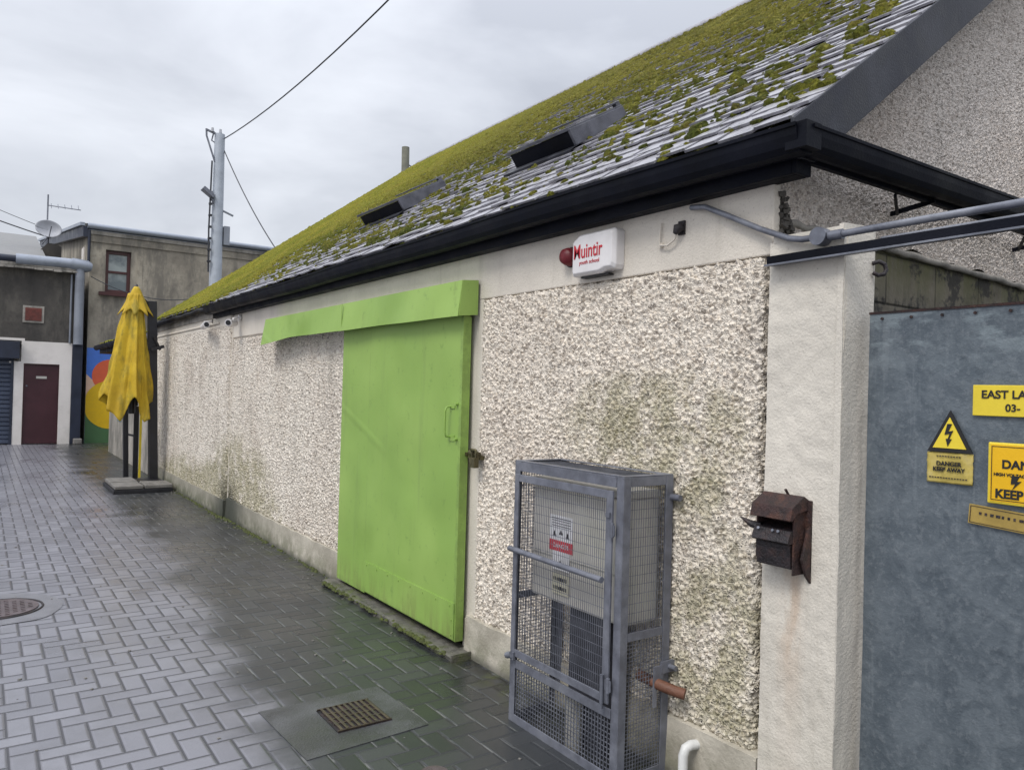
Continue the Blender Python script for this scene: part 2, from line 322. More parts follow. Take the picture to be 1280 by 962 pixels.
# ------------------------------------------------------------------ mesh helpers
class MB:
    def __init__(s): s.v = []; s.f = []; s.mi = []; s.sm = []
    def add(s, vs, fs, mi=0, smooth=False):
        b = len(s.v); s.v += [tuple(v) for v in vs]
        for f in fs: s.f.append([b + i for i in f]); s.mi.append(mi); s.sm.append(smooth)
        return s
    def box(s, a, b, mi=0, M_=None):
        x0, y0, z0 = [min(p, q) for p, q in zip(a, b)]; x1, y1, z1 = [max(p, q) for p, q in zip(a, b)]
        vs = [(x0, y0, z0), (x1, y0, z0), (x1, y1, z0), (x0, y1, z0), (x0, y0, z1), (x1, y0, z1), (x1, y1, z1), (x0, y1, z1)]
        if M_ is not None: vs = [tuple(M_ @ Vector(v)) for v in vs]
        return s.add(vs, [(0, 3, 2, 1), (4, 5, 6, 7), (0, 1, 5, 4), (1, 2, 6, 5), (2, 3, 7, 6), (3, 0, 4, 7)], mi)
    def bar(s, p, q, w, h, mi=0, up=(0, 0, 1)):
        p, q = Vector(p), Vector(q); d = (q - p).normalized(); u = Vector(up)
        sd = d.cross(u)
        if sd.length < 1e-3: u = Vector((0, 1, 0)); sd = d.cross(u)
        sd.normalize(); u = sd.cross(d)
        vs = [c + sd * a * w / 2 + u * b * h / 2 for c in (p, q) for a, b in ((-1, -1), (1, -1), (1, 1), (-1, 1))]
        return s.add(vs, [(3, 2, 1, 0), (4, 5, 6, 7), (0, 1, 5, 4), (1, 2, 6, 5), (2, 3, 7, 6), (3, 0, 4, 7)], mi)
    def tube(s, pts, r, n=8, mi=0, cap=True):
        pts = [Vector(p) for p in pts]; rs = r if isinstance(r, (list, tuple)) else [r] * len(pts)
        rings = []; prev = None
        for i, p in enumerate(pts):
            d = (pts[min(i + 1, len(pts) - 1)] - pts[max(i - 1, 0)]).normalized()
            a = d.cross(Vector((0, 0, 1))) if abs(d.z) < .95 else d.cross(Vector((0, 1, 0)))
            if prev is not None: a = prev - d * prev.dot(d)
            a.normalize(); prev = a; b = d.cross(a)
            rings.append([p + (a * math.cos(t) + b * math.sin(t)) * rs[i] for t in [2 * PI * k / n for k in range(n)]])
        vs = [v for r_ in rings for v in r_]; fs = []
        for i in range(len(pts) - 1):
            for k in range(n): fs.append((i * n + k, i * n + (k + 1) % n, (i + 1) * n + (k + 1) % n, (i + 1) * n + k))
        s.add(vs, fs, mi, True)
        if cap: s.add(rings[0], [tuple(range(n))[::-1]], mi); s.add(rings[-1], [tuple(range(n))], mi)
        return s
    def prism(s, poly, axis, a, b, mi=0):
        """poly in the two other axes (in xyz order), extruded along axis from a to b"""
        def mk(p, t):
            q = list(p); q.insert(axis, t); return tuple(q)
        n = len(poly); vs = [mk(p, a) for p in poly] + [mk(p, b) for p in poly]
        return s.add(vs, [tuple(range(n))[::-1], tuple(range(n, 2 * n))] + [(i, (i + 1) % n, n + (i + 1) % n, n + i) for i in range(n)], mi)
    def grid(s, P, nu, nv, mi=0, smooth=True):
        vs = [P(i / nu, j / nv) for j in range(nv + 1) for i in range(nu + 1)]; w = nu + 1
        return s.add(vs, [(j * w + i, j * w + i + 1, (j + 1) * w + i + 1, (j + 1) * w + i) for j in range(nv) for i in range(nu)], mi, smooth)
    def disc(s, c, ax, r, t, n=16, mi=0):
        c = Vector(c); ax = Vector(ax).normalized(); return s.tube([c, c + ax * t], r, n, mi)

def wpos(o):
    p = Vector((0, 0, 0))
    while o is not None: p += o.location; o = o.parent
    return p
def obj(name, mb, mats, parent=None, origin=None, bevel=0, label=None):
    me = bpy.data.meshes.new(name)
    if origin is None: origin = wpos(parent) if parent else Vector((0, 0, 0))
    origin = Vector(origin)
    me.from_pydata([Vector(v) - origin for v in mb.v], [], mb.f)
    me.polygons.foreach_set('material_index', mb.mi); me.polygons.foreach_set('use_smooth', mb.sm)
    if not isinstance(mats, (list, tuple)): mats = [mats]
    for m in mats: me.materials.append(m)
    me.update()
    o = bpy.data.objects.new(name, me); C.objects.link(o)
    if parent: o.parent = parent; o.location = origin - wpos(parent)
    else: o.location = origin
    if bevel:
        b = o.modifiers.new('bevel', 'BEVEL'); b.width = bevel; b.segments = 2; b.limit_method = 'ANGLE'; b.angle_limit = .6
    if label: o['label'] = label
    return o
def tag(o, label, cat, group=None, kind=None):
    o['label'] = label; o['category'] = cat
    if group: o['group'] = group
    if kind: o['kind'] = kind
    return o
def thing(name, loc, label, cat, group=None):
    o = bpy.data.objects.new(name, None); o.empty_display_size = .2; C.objects.link(o); o.location = loc
    return tag(o, label, cat, group)
def text(name, s, size, mat, org, parent, xdir=(0, -1, 0), up=(0, 0, 1), sx=1., align='LEFT', ext=.0008, bold=0.):
    cu = bpy.data.curves.new(name, 'FONT'); cu.body = s; cu.size = size; cu.align_x = align; cu.extrude = ext; cu.offset = bold
    t = bpy.data.objects.new(name, cu); C.objects.link(t)
    dg = bpy.context.evaluated_depsgraph_get(); dg.update()
    me = bpy.data.meshes.new_from_object(t.evaluated_get(dg)); bpy.data.objects.remove(t)
    xd = Vector(xdir).normalized(); u = Vector(up).normalized(); nz = xd.cross(u)
    org = Vector(org); base = wpos(parent)
    for v in me.vertices: v.co = org + xd * v.co.x * sx + u * v.co.y + nz * v.co.z - base
    me.materials.clear(); me.materials.append(mat)
    o = bpy.data.objects.new(name, me); C.objects.link(o); o.parent = parent
    return o
def catenary(a, b, sag, n=24):
    a, b = Vector(a), Vector(b)
    return [a.lerp(b, t / n) - Vector((0, 0, sag * 4 * (t / n) * (1 - t / n))) for t in range(n + 1)]

# ------------------------------------------------------------------ ground
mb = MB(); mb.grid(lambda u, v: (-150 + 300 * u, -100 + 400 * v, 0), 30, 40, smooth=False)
g_ = obj('ground', mb, M['paving']); g_['kind'] = 'structure'; g_['label'] = 'grey block paving laid in a herringbone pattern, damp with a dark reflection painted in beside the wall'

# ------------------------------------------------------------------ main shed
WX = 2.50
Y0, YK, Y1 = 1.82, 9.42, 14.0
shed = thing('workshop_building', (2.5, Y0, 0), 'long low roughcast shed with mossy slate roof and green sliding door', 'building')
PITCH = math.atan(.738); cp, sp = math.cos(PITCH), math.sin(PITCH)
RX, RZ = 2.375, 2.600          # eave line of the slates
RIDGE = 6.15
def roofp(s, y, h=0): return (RX + s * cp - h * sp, y, RZ + s * sp + h * cp)
ridge_x, ridge_z = RX + RIDGE * cp, RZ + RIDGE * sp
back_x = ridge_x + (ridge_x - WX)
# core wall (with the doorway) ---------------------------------
mb = MB()
mb.box((WX, Y0 + .05, 0), (WX + .25, 4.0, 2.45)); mb.box((WX, 5.75, 0), (WX + .25, Y1, 2.45)); mb.box((WX, 4.0, 2.08), (WX + .25, 5.75, 2.45))
mb.box((back_x - .25, Y0, 0), (back_x, Y1, 2.45)); mb.prism([(WX + .26, 0), (back_x - .26, 0), (back_x - .26, 2.45), (ridge_x, ridge_z - .1), (WX + .26, 2.7)], 1, Y1 - .25, Y1)
obj('wall', mb, M['plaster'], shed)
mb = MB(); mb.box((WX + .6, 3.9, 0.02), (WX + .65, 5.9, 2.3)); mb.box((WX + .25, 3.9, .012), (WX + .6, 5.9, .02)); obj('doorway_recess', mb, M['dark'], shed)
# roughcast panels
def panel(y0, y1, z0, z1, x, step, zs=None, jag=.012):
    mb = MB(); nu = int((y1 - y0) / step); nv = int((z1 - z0) / (zs or step)); P = {}
    def f(u, v):
        y = y1 + (y0 - y1) * u; z = z0 + (z1 - z0) * v
        e = min(u * (y1 - y0), (1 - u) * (y1 - y0), v * (z1 - z0), (1 - v) * (z1 - z0))
        if e < 1e-6:
            y += jag * mnoise.noise((y * 14, z * 14, 3)) ; z += jag * mnoise.noise((y * 13, z * 15, 9)); 
            return (x + .035, y, z)
        return (x - .004 * mnoise.noise((y * 3, z * 3, 1)) + max(0, .012 - e) * 1.2, y, z)
    mb.grid(f, nu, nv); return mb
obj('roughcast_panel', panel(1.86, 3.86, .235, 2.15, WX - .022, .0065), M['cast'], shed, label='roughcast panel between green door and gate pier')
obj('roughcast_panel', panel(5.80, YK - .02, .235, 2.13, WX - .022, .011), M['cast_far'], shed, label='roughcast panel left of the green door')
def farpanel():
    mb = MB()
    def f(u, v):
        y = Y1 + (YK - Y1) * u; z = .2 + (2.30 - .2) * v
        return (WX - .05 + (u > .999) * .06, y, z)
    return mb.grid(f, 300, 130)
obj('roughcast_panel', farpanel(), M['cast_far'], shed, label='far roughcast panel beyond the joint in the wall')
# plaster trim: band under the eave, jambs, corner strip
mb = MB()
mb.box((WX - .022, Y0, 2.155), (WX + .02, YK, 2.46)); mb.box((WX - .02, 3.865, 0), (WX + .02, 4.0, 2.155))
mb.box((WX - .055, YK, 2.30), (WX + .02, Y1, 2.47))
mb.box((WX - .03, YK - .012, .2), (WX + .02, YK + .012, 2.3))
obj('plaster_band', mb, M['plaster'], shed, bevel=.006)
mb = MB(); 
def pl(y0, y1, top):
    n = int((y1 - y0) / .06)
    def f(u, v):
        y = y1 + (y0 - y1) * u
        if v < .01: return (WX - .055, y, -.02)
        if v < .51: return (WX - .045 - .006 * mnoise.noise((y * 4, 0, 0)), y, top + .012 * mnoise.noise((y * 5, 2, 0)))
        return (WX + .01, y, top + .012 + .008 * mnoise.noise((y * 5, 2, 0)))
    mb.grid(f, n, 2, smooth=False)
    mb.box((WX - .05, y0 + .001, 0), (WX, y0 + .01, top - .01)); mb.box((WX - .05, y1 - .01, 0), (WX, y1 - .001, top - .01))
pl(Y0, 3.93, .235); pl(5.75, YK, .235)
def f(u, v):
    y = Y1 + (YK - Y1) * u; return (WX - .085, y, -.02) if v < .1 else ((WX - .07, y, .205 + .01 * mnoise.noise((y * 4, 1, 0))) if v < .6 else (WX, y, .215))
mb.grid(f, 80, 2, smooth=False); mb.box((WX - .08, YK, 0), (WX, YK + .01, .2))
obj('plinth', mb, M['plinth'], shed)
# gable facing the camera
mb = MB(); gy = Y0 + .02
gp = [(WX + .01, 0), (back_x, 0), (back_x, 2.55), (ridge_x, ridge_z - .06), (WX + .01, 2.62)]
mb.prism(gp, 1, gy + .03, gy + .2)
obj('gable_blockwork', mb, M['blocks'], shed)
mb = MB()
nx, nz = 420, 330
gx1 = ridge_x + .5
def f(u, v):
    x = WX + .02 + (gx1 - WX) * u
    zb = 2.315 + .025 * mnoise.noise((x * 6, 0, 4)) - .02 * (x - 3.1)
    if x < 3.0: zb = 2.315 - (3.0 - x) * .25
    top = 2.64 + (min(x, 2 * ridge_x - x) - WX) * .738
    return (x, gy + .012, zb + (top - zb) * v)
mb.grid(f, nx, nz, smooth=True)
obj('gable_roughcast', mb, M['cast_gable'], shed)
# the ragged mortar edge under the gable roughcast and broken stones at the corner
mb = MB()
pts = [(WX + .1 + i * .06, gy + .01, 2.30 - .02 * max(0, WX + .1 + i * .06 - 3.1) + .012 * mnoise.noise((i * .7, 0, 0))) for i in range(60)]
mb.tube(pts, [.016 + .008 * mnoise.noise((i * .9, 4, 0)) for i in range(60)], 6); obj('render_lip', mb, M['render_low'], shed)
# roof ------------------------------------------------------------------
mb = MB()
VY0, VY1 = 1.665, 14.1
mb.prism([(RX + .02, RZ - .012), (ridge_x, ridge_z - .012), (2 * ridge_x - RX, RZ - .012), (2 * ridge_x - RX, RZ - .07), (ridge_x, ridge_z - .09), (RX + .06, RZ - .06)], 1, VY0 + .03, VY1 - .02)
roof = obj('roof', mb, M['slate'], shed)
mb = MB(); ex = .122; w = .17
for r in range(int(RIDGE / ex) + 1):
    s0 = r * ex; off = (r % 2) * w / 2
    y = VY0 - off
    while y < VY1:
        ya, yb = max(y + random.uniform(.004, .011), VY0), min(y + w - random.uniform(.004, .011), VY1)
        if yb - ya > .03:
            j1, j2 = random.uniform(-.014, .014), random.uniform(-.012, .012); h = .024 + random.uniform(-.006, .008); s1 = min(s0 + .19, RIDGE)
            a, b = s0 + j1, s0 + j1 + j2
            if random.random() < .05: a += .03
            vs = [roofp(a, ya, h), roofp(b, yb, h), roofp(s1, yb, .007), roofp(s1, ya, .007), roofp(a, ya, h - .011), roofp(b, yb, h - .011), roofp(s1, yb, .001), roofp(s1, ya, .001)]
            mb.add(vs, [(0, 3, 2, 1), (4, 5, 6, 7), (0, 1, 5, 4), (1, 2, 6, 5), (3, 0, 4, 7)])
        y += w
obj('slates', mb, M['slate'], roof)
mb = MB(); mb.tube([(ridge_x, y, ridge_z + .0) for y in np.linspace(VY0, VY1, 60)], .07, 8); obj('ridge_tiles', mb, M['slate'], roof)
def cover(s, y):
    t = s / RIDGE
    n = mnoise.noise((y * 1.1, s * 1.3, 0)) * .42 + mnoise.noise((y * 4.1, s * 5, 7)) * .55 + mnoise.noise((y * 9, s * 12, 3)) * .5 + mnoise.noise((y * 22, s * 30, 5)) * .35
    yy = min(1, max(0, (y - 6.0) / 6.5)); yy = yy * yy * (3 - 2 * yy)
    base = -.13 + .60 * t ** 1.5 + .75 * yy * (1 - .25 * (1 - t))
    if y > 9.6: base += .35 * min(1, (y - 9.6) / 1.2)
    if s < .35: base -= .40 * (1 - s / .35) * (1 if y < 9.6 else .15)
    return base + n
mb = MB(); nu, nv = 760, 340
def f(u, v):
    y = VY0 + .01 + (VY1 - VY0 - .02) * u; s = .01 + (RIDGE - .0) * v
    c = cover(s, y); saw = (s % ex) / ex
    h = -.02 + max(0, min(1, (c - .10 + (.28 * (saw < .22)) ) * 2.2)) * .058 + .020 * mnoise.noise((y * 28, s * 28, 1)) + .012 * mnoise.noise((y * 60, s * 60, 1))
    return roofp(s, y, h)
mb.grid(f, nu, nv)
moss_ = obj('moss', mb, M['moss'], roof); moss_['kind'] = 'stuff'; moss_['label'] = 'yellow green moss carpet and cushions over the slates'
# moss cushions
ico_v = [(0, 0, 1)] + [(math.cos(a) * .75, math.sin(a) * .75, .62) for a in [k * PI / 3 for k in range(6)]] + [(math.cos(a + .3), math.sin(a + .3), 0) for a in [k * PI / 3 for k in range(6)]]
ico_f = [(0, 1 + k, 1 + (k + 1) % 6) for k in range(6)] + [(1 + k, 7 + k, 7 + (k + 1) % 6, 1 + (k + 1) % 6) for k in range(6)]
mb = MB(); cnt = 0
for _ in range(110000):
    y = random.uniform(VY0 + .03, VY1 - .02); s = random.uniform(.02, RIDGE)
    if y > 9 and random.random() < .3: continue
    if cover(s, y) < random.uniform(-.22, .42): continue
    if random.random() < .55: s = round(s / ex) * ex + random.uniform(-.015, .02)
    s = min(max(s, 0.0), RIDGE)
    a = random.uniform(.009, .03) * (1.5 if random.random() < .12 else 1); b = a * random.uniform(.7, 1.2); h = a * random.uniform(.55, 1.1); ang = random.uniform(0, 6)
    vs = []
    for (p, q, r) in ico_v:
        jj = random.uniform(.75, 1.25)
        pu = p * math.cos(ang) - q * math.sin(ang); qu = p * math.sin(ang) + q * math.cos(ang)
        vs.append(roofp(s + pu * b * jj, y + qu * a * 1.25 * jj, .012 + r * h * jj))
    mb.add(vs, ico_f, 0, True); cnt += 1
    if cnt > 30000: break
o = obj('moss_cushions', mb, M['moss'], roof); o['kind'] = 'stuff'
print('cushions', cnt)
# rooflights
def rooflight(ya, yb, s0, s1, label):
    def top(q, add=0): return .135 - .125 * (q - s0) + add      # low cap, standing proudest at its foot
    def rb(mb, a, b, c, d, lo, hi, tilt_lo=True):
        l0, l1 = (top(a, lo), top(b, lo)) if tilt_lo else (lo, lo); h0, h1 = top(a, hi), top(b, hi)
        mb.add([roofp(a, c, l0), roofp(a, d, l0), roofp(b, d, l1), roofp(b, c, l1), roofp(a, c, h0), roofp(a, d, h0), roofp(b, d, h1), roofp(b, c, h1)],
               [(0, 3, 2, 1), (4, 5, 6, 7), (0, 1, 5, 4), (1, 2, 6, 5), (2, 3, 7, 6), (3, 0, 4, 7)])
    t = .05; mb = MB()
    rb(mb, s0, s0 + t, ya, yb, 0, 0, False); rb(mb, s1 - t, s1, ya, yb, 0, 0, False); rb(mb, s0 + t, s1 - t, ya, ya + t, 0, -.001, False); rb(mb, s0 + t, s1 - t, yb - t, yb, 0, -.001, False)
    k = obj('rooflight', mb, M['black'], roof, bevel=.004, label=label); M['roof_grey'] = simple('rooflight_grey', (.10, .103, .125), .45, 0, .35, 9, .002, (.16, .165, .18), .5)
    m = MB(); rb(m, s0 - .02, s0 + .05, ya - .02, yb + .02, .003, .026); rb(m, s1 - .05, s1 + .02, ya - .02, yb + .02, .003, .026)
    rb(m, s0 + .05, s1 - .05, ya - .02, ya + .05, .003, .0255); rb(m, s0 + .05, s1 - .05, yb - .05, yb + .02, .003, .0255)
    pass
    rb(m, s0 + (s1 - s0) * .35, s1 + .02, ya - .01, ya + .05, .045, .058); rb(m, s1 - .03, s1 + .02, ya + .05, yb, .045, .058); rb(m, s1 - .02, s1 + .02, ya - .01, ya + .03, .02, .045)
    obj('sash', m, M['roof_grey'], k, bevel=.003)
    m = MB(); rb(m, s0 - .015, s1 + .02, ya - .026, ya - .003, -.10, .012); obj('grey_side', m, M['roof_grey'], k, bevel=.003)  # grey slab on the near side, the foot face stays black
    m = MB(); rb(m, s0 + .05, s1 - .05, ya + .05, yb - .05, .006, .016); obj('pane', m, M['rglass'], k)
    m = MB(); m.add([roofp(s0 - .1, ya - .05, .036), roofp(s0 - .1, yb + .05, .036), roofp(s0, yb + .05, .036), roofp(s0, ya - .05, .036), roofp(s0 - .1, ya - .05, .02), roofp(s0 - .1, yb + .05, .02)], [(0, 1, 2, 3), (0, 4, 5, 1)]); obj('flashing', m, M['barge'], k)
rooflight(3.90, 4.58, 1.04, 1.54, 'dark grey rooflight nearer the gable, larger in view')
rooflight(6.55, 7.45, 1.14, 1.66, 'dark grey rooflight farther along the mossy roof')
# fascia, soffit, gutter, barge boards
mb = MB(); mb.box((RX + .03, VY0 + .03, 2.425), (RX + .055, YK + .7, RZ - .02)); mb.box((RX + .055, VY0 + .03, 2.425), (WX - .001, YK + .7, 2.437))
mb.prism([(RX + .03, 2.425), (WX + .0, 2.425), (WX + .0, 2.70), (RX + .03, RZ - .02)], 1, VY0 + .012, VY0 + .03)
obj('fascia_board', mb, M['black'], shed, bevel=.003)
def gut(axis_pts, r=.055, depth=1.15):
    """ogee-like trough swept along a path"""
    prof = [(-1, .55), (-.98, .35), (-.86, .30), (-.80, -.1), (-.62, -.62), (-.30, -.95), (.25, -1.05), (.75, -1.0), (.92, -.9), (.92, .5), (.80, .5), (.80, -.75), (-.2, -.85), (-.55, -.5), (-.72, 0), (-.80, .55)]
    mb = MB(); P = [Vector(p) for p in axis_pts]; n = len(prof); vs = []
    for i, p in enumerate(P):
        d0 = (P[i] - P[i - 1]).normalized() if i else (P[1] - P[0]).normalized(); d1 = (P[i + 1] - P[i]).normalized() if i < len(P) - 1 else d0
        s0 = Vector((0, 0, 1)).cross(d0); s1 = Vector((0, 0, 1)).cross(d1); sd = (s0 + s1).normalized(); sd /= max(.3, sd.dot(s1))
        for (a, b) in prof: vs.append(p + sd * a * r + Vector((0, 0, b * r * depth)))
    fs = [(i * n + k, (i + 1) * n + k, (i + 1) * n + (k + 1) % n, i * n + (k + 1) % n) for i in range(len(P) - 1) for k in range(n)]
    fs += [tuple(range(n)), tuple(range((len(P) - 1) * n, len(P) * n))[::-1]]
    return mb.add(vs, fs, 0, False)
gpts = [(RX - .03, y, 2.535 - .012 * mnoise.noise((y * .5, 0, 0))) for y in np.linspace(YK + .75, VY0 - .06, 24)]
# direction runs towards the camera so that the lip (-side) faces the street
mb = gut(gpts)
obj('gutter', mb, M['black'], shed)
gr = [(RX - .03, VY0 - .055, 2.530), (3.2, VY0 - .055, 2.537), (4.2, VY0 - .05, 2.55), (6.5, VY0 - .02, 2.58)]
mb = gut(gr, .048); mb.box((RX - .068, VY0 - .095, 2.478), (RX + .02, VY0 - .01, 2.569))
mb.box((RX + .05, VY0 + .0, 2.47), (6.4, VY0 + .022, 2.59))
obj('gutter', mb, M['black'], shed, label='black gutter turning along the gable wall')
for q in (3.35, 4.6):
    mb = MB(); mb.bar((q, gy, 2.45), (q, VY0 - .02, 2.475), .012, .02); mb.bar((q - .25, VY0 + .02, 2.462), (q + .02, gy - .02, 2.45), .012, .014); obj('gutter_bracket', mb, M['black'], shed)
mb = MB()
mb.prism([(RX - .01, RZ + .012), (ridge_x, ridge_z + .012), (ridge_x, ridge_z - .16), (RX + .12, 2.475), (RX - .01, 2.475)], 1, VY0 - .005, VY0 + .012)
mb.prism([(RX + .1, RZ - .08), (ridge_x, ridge_z - .15), (ridge_x, ridge_z - .17), (RX + .12, RZ - .10)], 1, VY0 + .012, gy)
mb.prism([(2 * ridge_x - RX, RZ + .012), (ridge_x, ridge_z + .012), (ridge_x, ridge_z - .21), (2 * ridge_x - RX, RZ - .2)], 1, VY0 - .005, VY0 + .012)
obj('barge_board', mb, M['barge'], shed, bevel=.003)
# far stretch of eave: pale fascia and an overgrown thin gutter
mb = MB(); mb.box((RX + .05, YK + .72, 2.44), (RX + .07, VY1, RZ - .02)); obj('fascia_board', mb, M['render_low'], shed, label='pale weathered fascia at the far end')
mb = MB(); mb.tube([(RX - .0, y, 2.545 + .02 * mnoise.noise((y * 2, 0, 0))) for y in np.linspace(YK + .75, VY1, 30)], .045, 8); obj('gutter', mb, M['black'], shed, label='thin overgrown gutter at the far end')
mb = MB(); mb.tube([(WX - .06, y, 2.36) for y in (YK + .5, 12, Y1)], .016, 6); obj('conduit', mb, M['plaster'], shed)
# door ------------------------------------------------------------------
DX = 2.40
mb = MB()
mb.box((DX, 3.955, .075), (DX + .05, 5.30, 2.06)); mb.box((DX + .008, 5.303, .06), (DX + .05, 5.84, 2.06))
door = obj('door', mb, M['green'], shed, bevel=.004)
mb = MB(); mb.box((DX - .006, 3.97, .085), (DX - .001, 5.28, .305))
for y in np.linspace(4.02, 5.24, 8): mb.disc((DX - .006, y, .285), (-1, 0, 0), .007, .004, 8)
for z in (.11, .2): mb.disc((DX - .006, 4.0, z), (-1, 0, 0), .007, .004, 8)
obj('kick_plate', mb, M['green'], door)
mb = MB(); mb.box((DX - .004, 3.951, .08), (DX + .052, 3.954, 2.05)); mb.box((DX - .003, 3.954, .32), (DX - .0005, 3.985, 2.05)); obj('edge_strip', mb, M['green'], door)
mb = MB(); hy = 4.075; mb.tube([(DX, hy, 1.50), (DX - .035, hy, 1.495), (DX - .042, hy + .005, 1.47), (DX - .042, hy + .005, 1.34), (DX - .035, hy, 1.315), (DX, hy, 1.31)], .0065, 8)
for z in (1.505, 1.305): mb.box((DX - .006, hy - .045, z - .018), (DX - .001, hy + .02, z + .018))
for z in (1.515, 1.30): mb.tube([(DX - .004, 4.0, z), (DX - .02, 4.0, z)], .010, 8)
obj('handle', mb, M['green'], door)
mb = MB()
yl, yr = 7.72, 3.90
zt = 2.27
def hood(u, v):
    y = yr + (yl - yr) * u; wv = (.012 * mnoise.noise((y * 1.7, 0, 2)) - .022 * max(0, u - .75) * 4) 
    if v < .25: return (DX + .06, y, zt)
    if v < .6: return (DX - .055, y, zt - .01)
    if v < .9: return (DX - .075 + wv, y, 2.045 + (.035 * (u - .8) * 5 if u > .8 else 0) * -1 + wv * .5)
    return (DX - .062 + wv, y, 2.048 + wv * .5 - (.035 * (u - .8) * 5 if u > .8 else 0))
mb.grid(hood, 40, 3, smooth=False)
mb.prism([(DX + .06, zt), (DX + .06, 2.06), (DX - .075, 2.045), (DX - .055, zt - .01)], 1, yr - .004, yr)
mb.box((DX - .0768, 5.69, 2.06), (DX - .0725, 5.70, 2.255))
sol = obj('door_hood', mb, M['green'], shed)
md = sol.modifiers.new('thick', 'SOLIDIFY'); md.thickness = .003
mb = MB(); mb.bar((DX + .03, 4.0, 2.12), (DX + .03, 7.7, 2.12), .03, .03); obj('door_track', mb, M['iron'], shed)
mb = MB()
def f(u, v):
    y = 3.84 + 2.1 * u; 
    xx = [WX - .01, 2.345, 2.325, 2.325][min(3, int(v * 3 + .01))]; zz = [.034, .032, .024, -.01][min(3, int(v * 3 + .01))]
    return (xx + .018 * mnoise.noise((y * 7, v, 0)), y, zz + .006 * mnoise.noise((y * 8, v * 3, 5)))
mb.grid(f, 60, 3, smooth=False); mb.box((2.31, 3.842, 0), (WX - .01, 3.85, .045)); obj('door_sill', mb, M['sill'], shed)
mb = MB(); mb.box((2.43, 3.93, 1.205), (2.475, 3.99, 1.225)); mb.box((2.44, 3.80, 1.19), (2.478, 3.93, 1.215)); mb.tube([(2.43, 3.85, 1.225), (2.41, 3.85, 1.25), (2.41, 3.80, 1.25), (2.43, 3.80, 1.225)], .008, 6)
mb.tube([(2.435, 3.90, 1.23), (2.435, 3.80, 1.22)], .018, 8)
lat = obj('latch', mb, M['brassy'], shed)
mb = MB(); mb.box((2.395, 3.79, 1.145), (2.43, 3.85, 1.205)); mb.tube([(2.412, 3.80, 1.2), (2.412, 3.80, 1.235), (2.412, 3.82, 1.248), (2.412, 3.84, 1.235), (2.412, 3.84, 1.2)], .005, 6); mb.disc((2.395, 3.83, 1.165), (-1, 0, 0), .01, .002)
tag(obj('padlock', mb, M['brassy'], origin=(2.41, 3.82, 1.145), bevel=.004), 'tarnished padlock hanging from the latch beside the green door', 'padlock')
# cast rubble at the broken corner of the wall above the pier
mb = MB()
for k in range(90):
    cz_ = random.uniform(2.21, 2.40); cx_, cy_ = random.uniform(2.51, 2.55 + (2.42 - cz_) * .3), Y0 + random.uniform(-.012, .02); r = random.uniform(.004, .014)
    m_ = Matrix.Translation((cx_, cy_, cz_)) @ Matrix.Rotation(random.uniform(0, 3), 4, Vector((random.random(), random.random(), 1))); mb.box((-r, -r * .7, -r * .5), (r, r * .7, r * .6), 0, m_)
obj('corner_rubble', mb, M['render_dark'], shed)

# ------------------------------------------------------------------ gate pier
pier = thing('gate_pier', (2.55, 1.61, 0), 'pale rendered gate pier between the roughcast wall and grey metal gate', 'pier')
mb = MB()
def f(u, v):
    y = 1.815 - .309 * u; z = 2.20 * v - .03 * max(0, .25 - u) * (v > .99)
    return (WX - .045 - .006 * mnoise.noise((y * 4, z * 3, 0)) + .003 * mnoise.noise((y * 22, z * 22, 0)), y + .004 * mnoise.noise((0, z * 9, 4)) * (u > .99), z)
mb.grid(f, 50, 240); mb.box((WX - .03, 1.507, 0), (WX + .14, 1.814, 2.199)); obj('rendered_face', mb, M['pier'], pier)
mb = MB()
def f(u, v):
    z = 2.222 * v; n_ = .004 * mnoise.noise((u * 5, z * 6, 0))
    if u < .25: return (WX - .048 + .01 * math.sin(z * 3) * .3, 1.530 - .024 * (u * 4), z)
    t = (u - .25) / .75; return (WX - .050 + .2 * t, 1.506 + n_ - .004 * math.sin(z * 2), z + .012 * t * (v > .99))
mb.grid(f, 24, 120, smooth=False); mb.box((WX - .046, 1.512, 2.19), (WX + .15, 1.80, 2.214)); obj('return_face', mb, M['pier'], pier)
mb = MB(); mb.tube([(WX + .13, 1.506, 2.10), (WX + .135, 1.485, 2.105), (WX + .155, 1.475, 2.095), (WX + .16, 1.472, 2.075), (WX + .15, 1.474, 2.06), (WX + .13, 1.485, 2.055), (WX + .12, 1.50, 2.065)], .008, 8); obj('iron_ring', mb, M['iron'], pier)

# ------------------------------------------------------------------ gate and its signs
gate = thing('metal_gate', (2.53, .5, 0), 'tall grey galvanised sheet gate right of the pale pier', 'gate')
GX = 2.55
mb = MB(); mb.grid(lambda u, v: (GX + .004 * mnoise.noise((u * 5, v * 4, 0)), 1.466 - 2.67 * u, .05 + 1.855 * v), 60, 50); mb.box((GX + .006, -1.21, .05), (GX + .012, 1.465, 1.903)); obj('sheet', mb, M['gate'], gate)
mb = MB(); mb.box((GX - .004, -1.22, 1.905), (GX + .045, 1.467, 1.913)); mb.box((GX + .012, -1.22, 1.84), (GX + .05, 1.465, 1.904)); mb.box((GX + .012, 1.43, .05), (GX + .05, 1.465, 1.84)); mb.box((GX + .012, -1.22, .05), (GX + .05, -1.18, 1.84))
for y in np.arange(1.42, -1.2, -.10): mb.disc((GX - .002, y, 1.888), (-1, 0, 0), .005, .004, 8)
obj('frame', mb, M['rust'], gate)
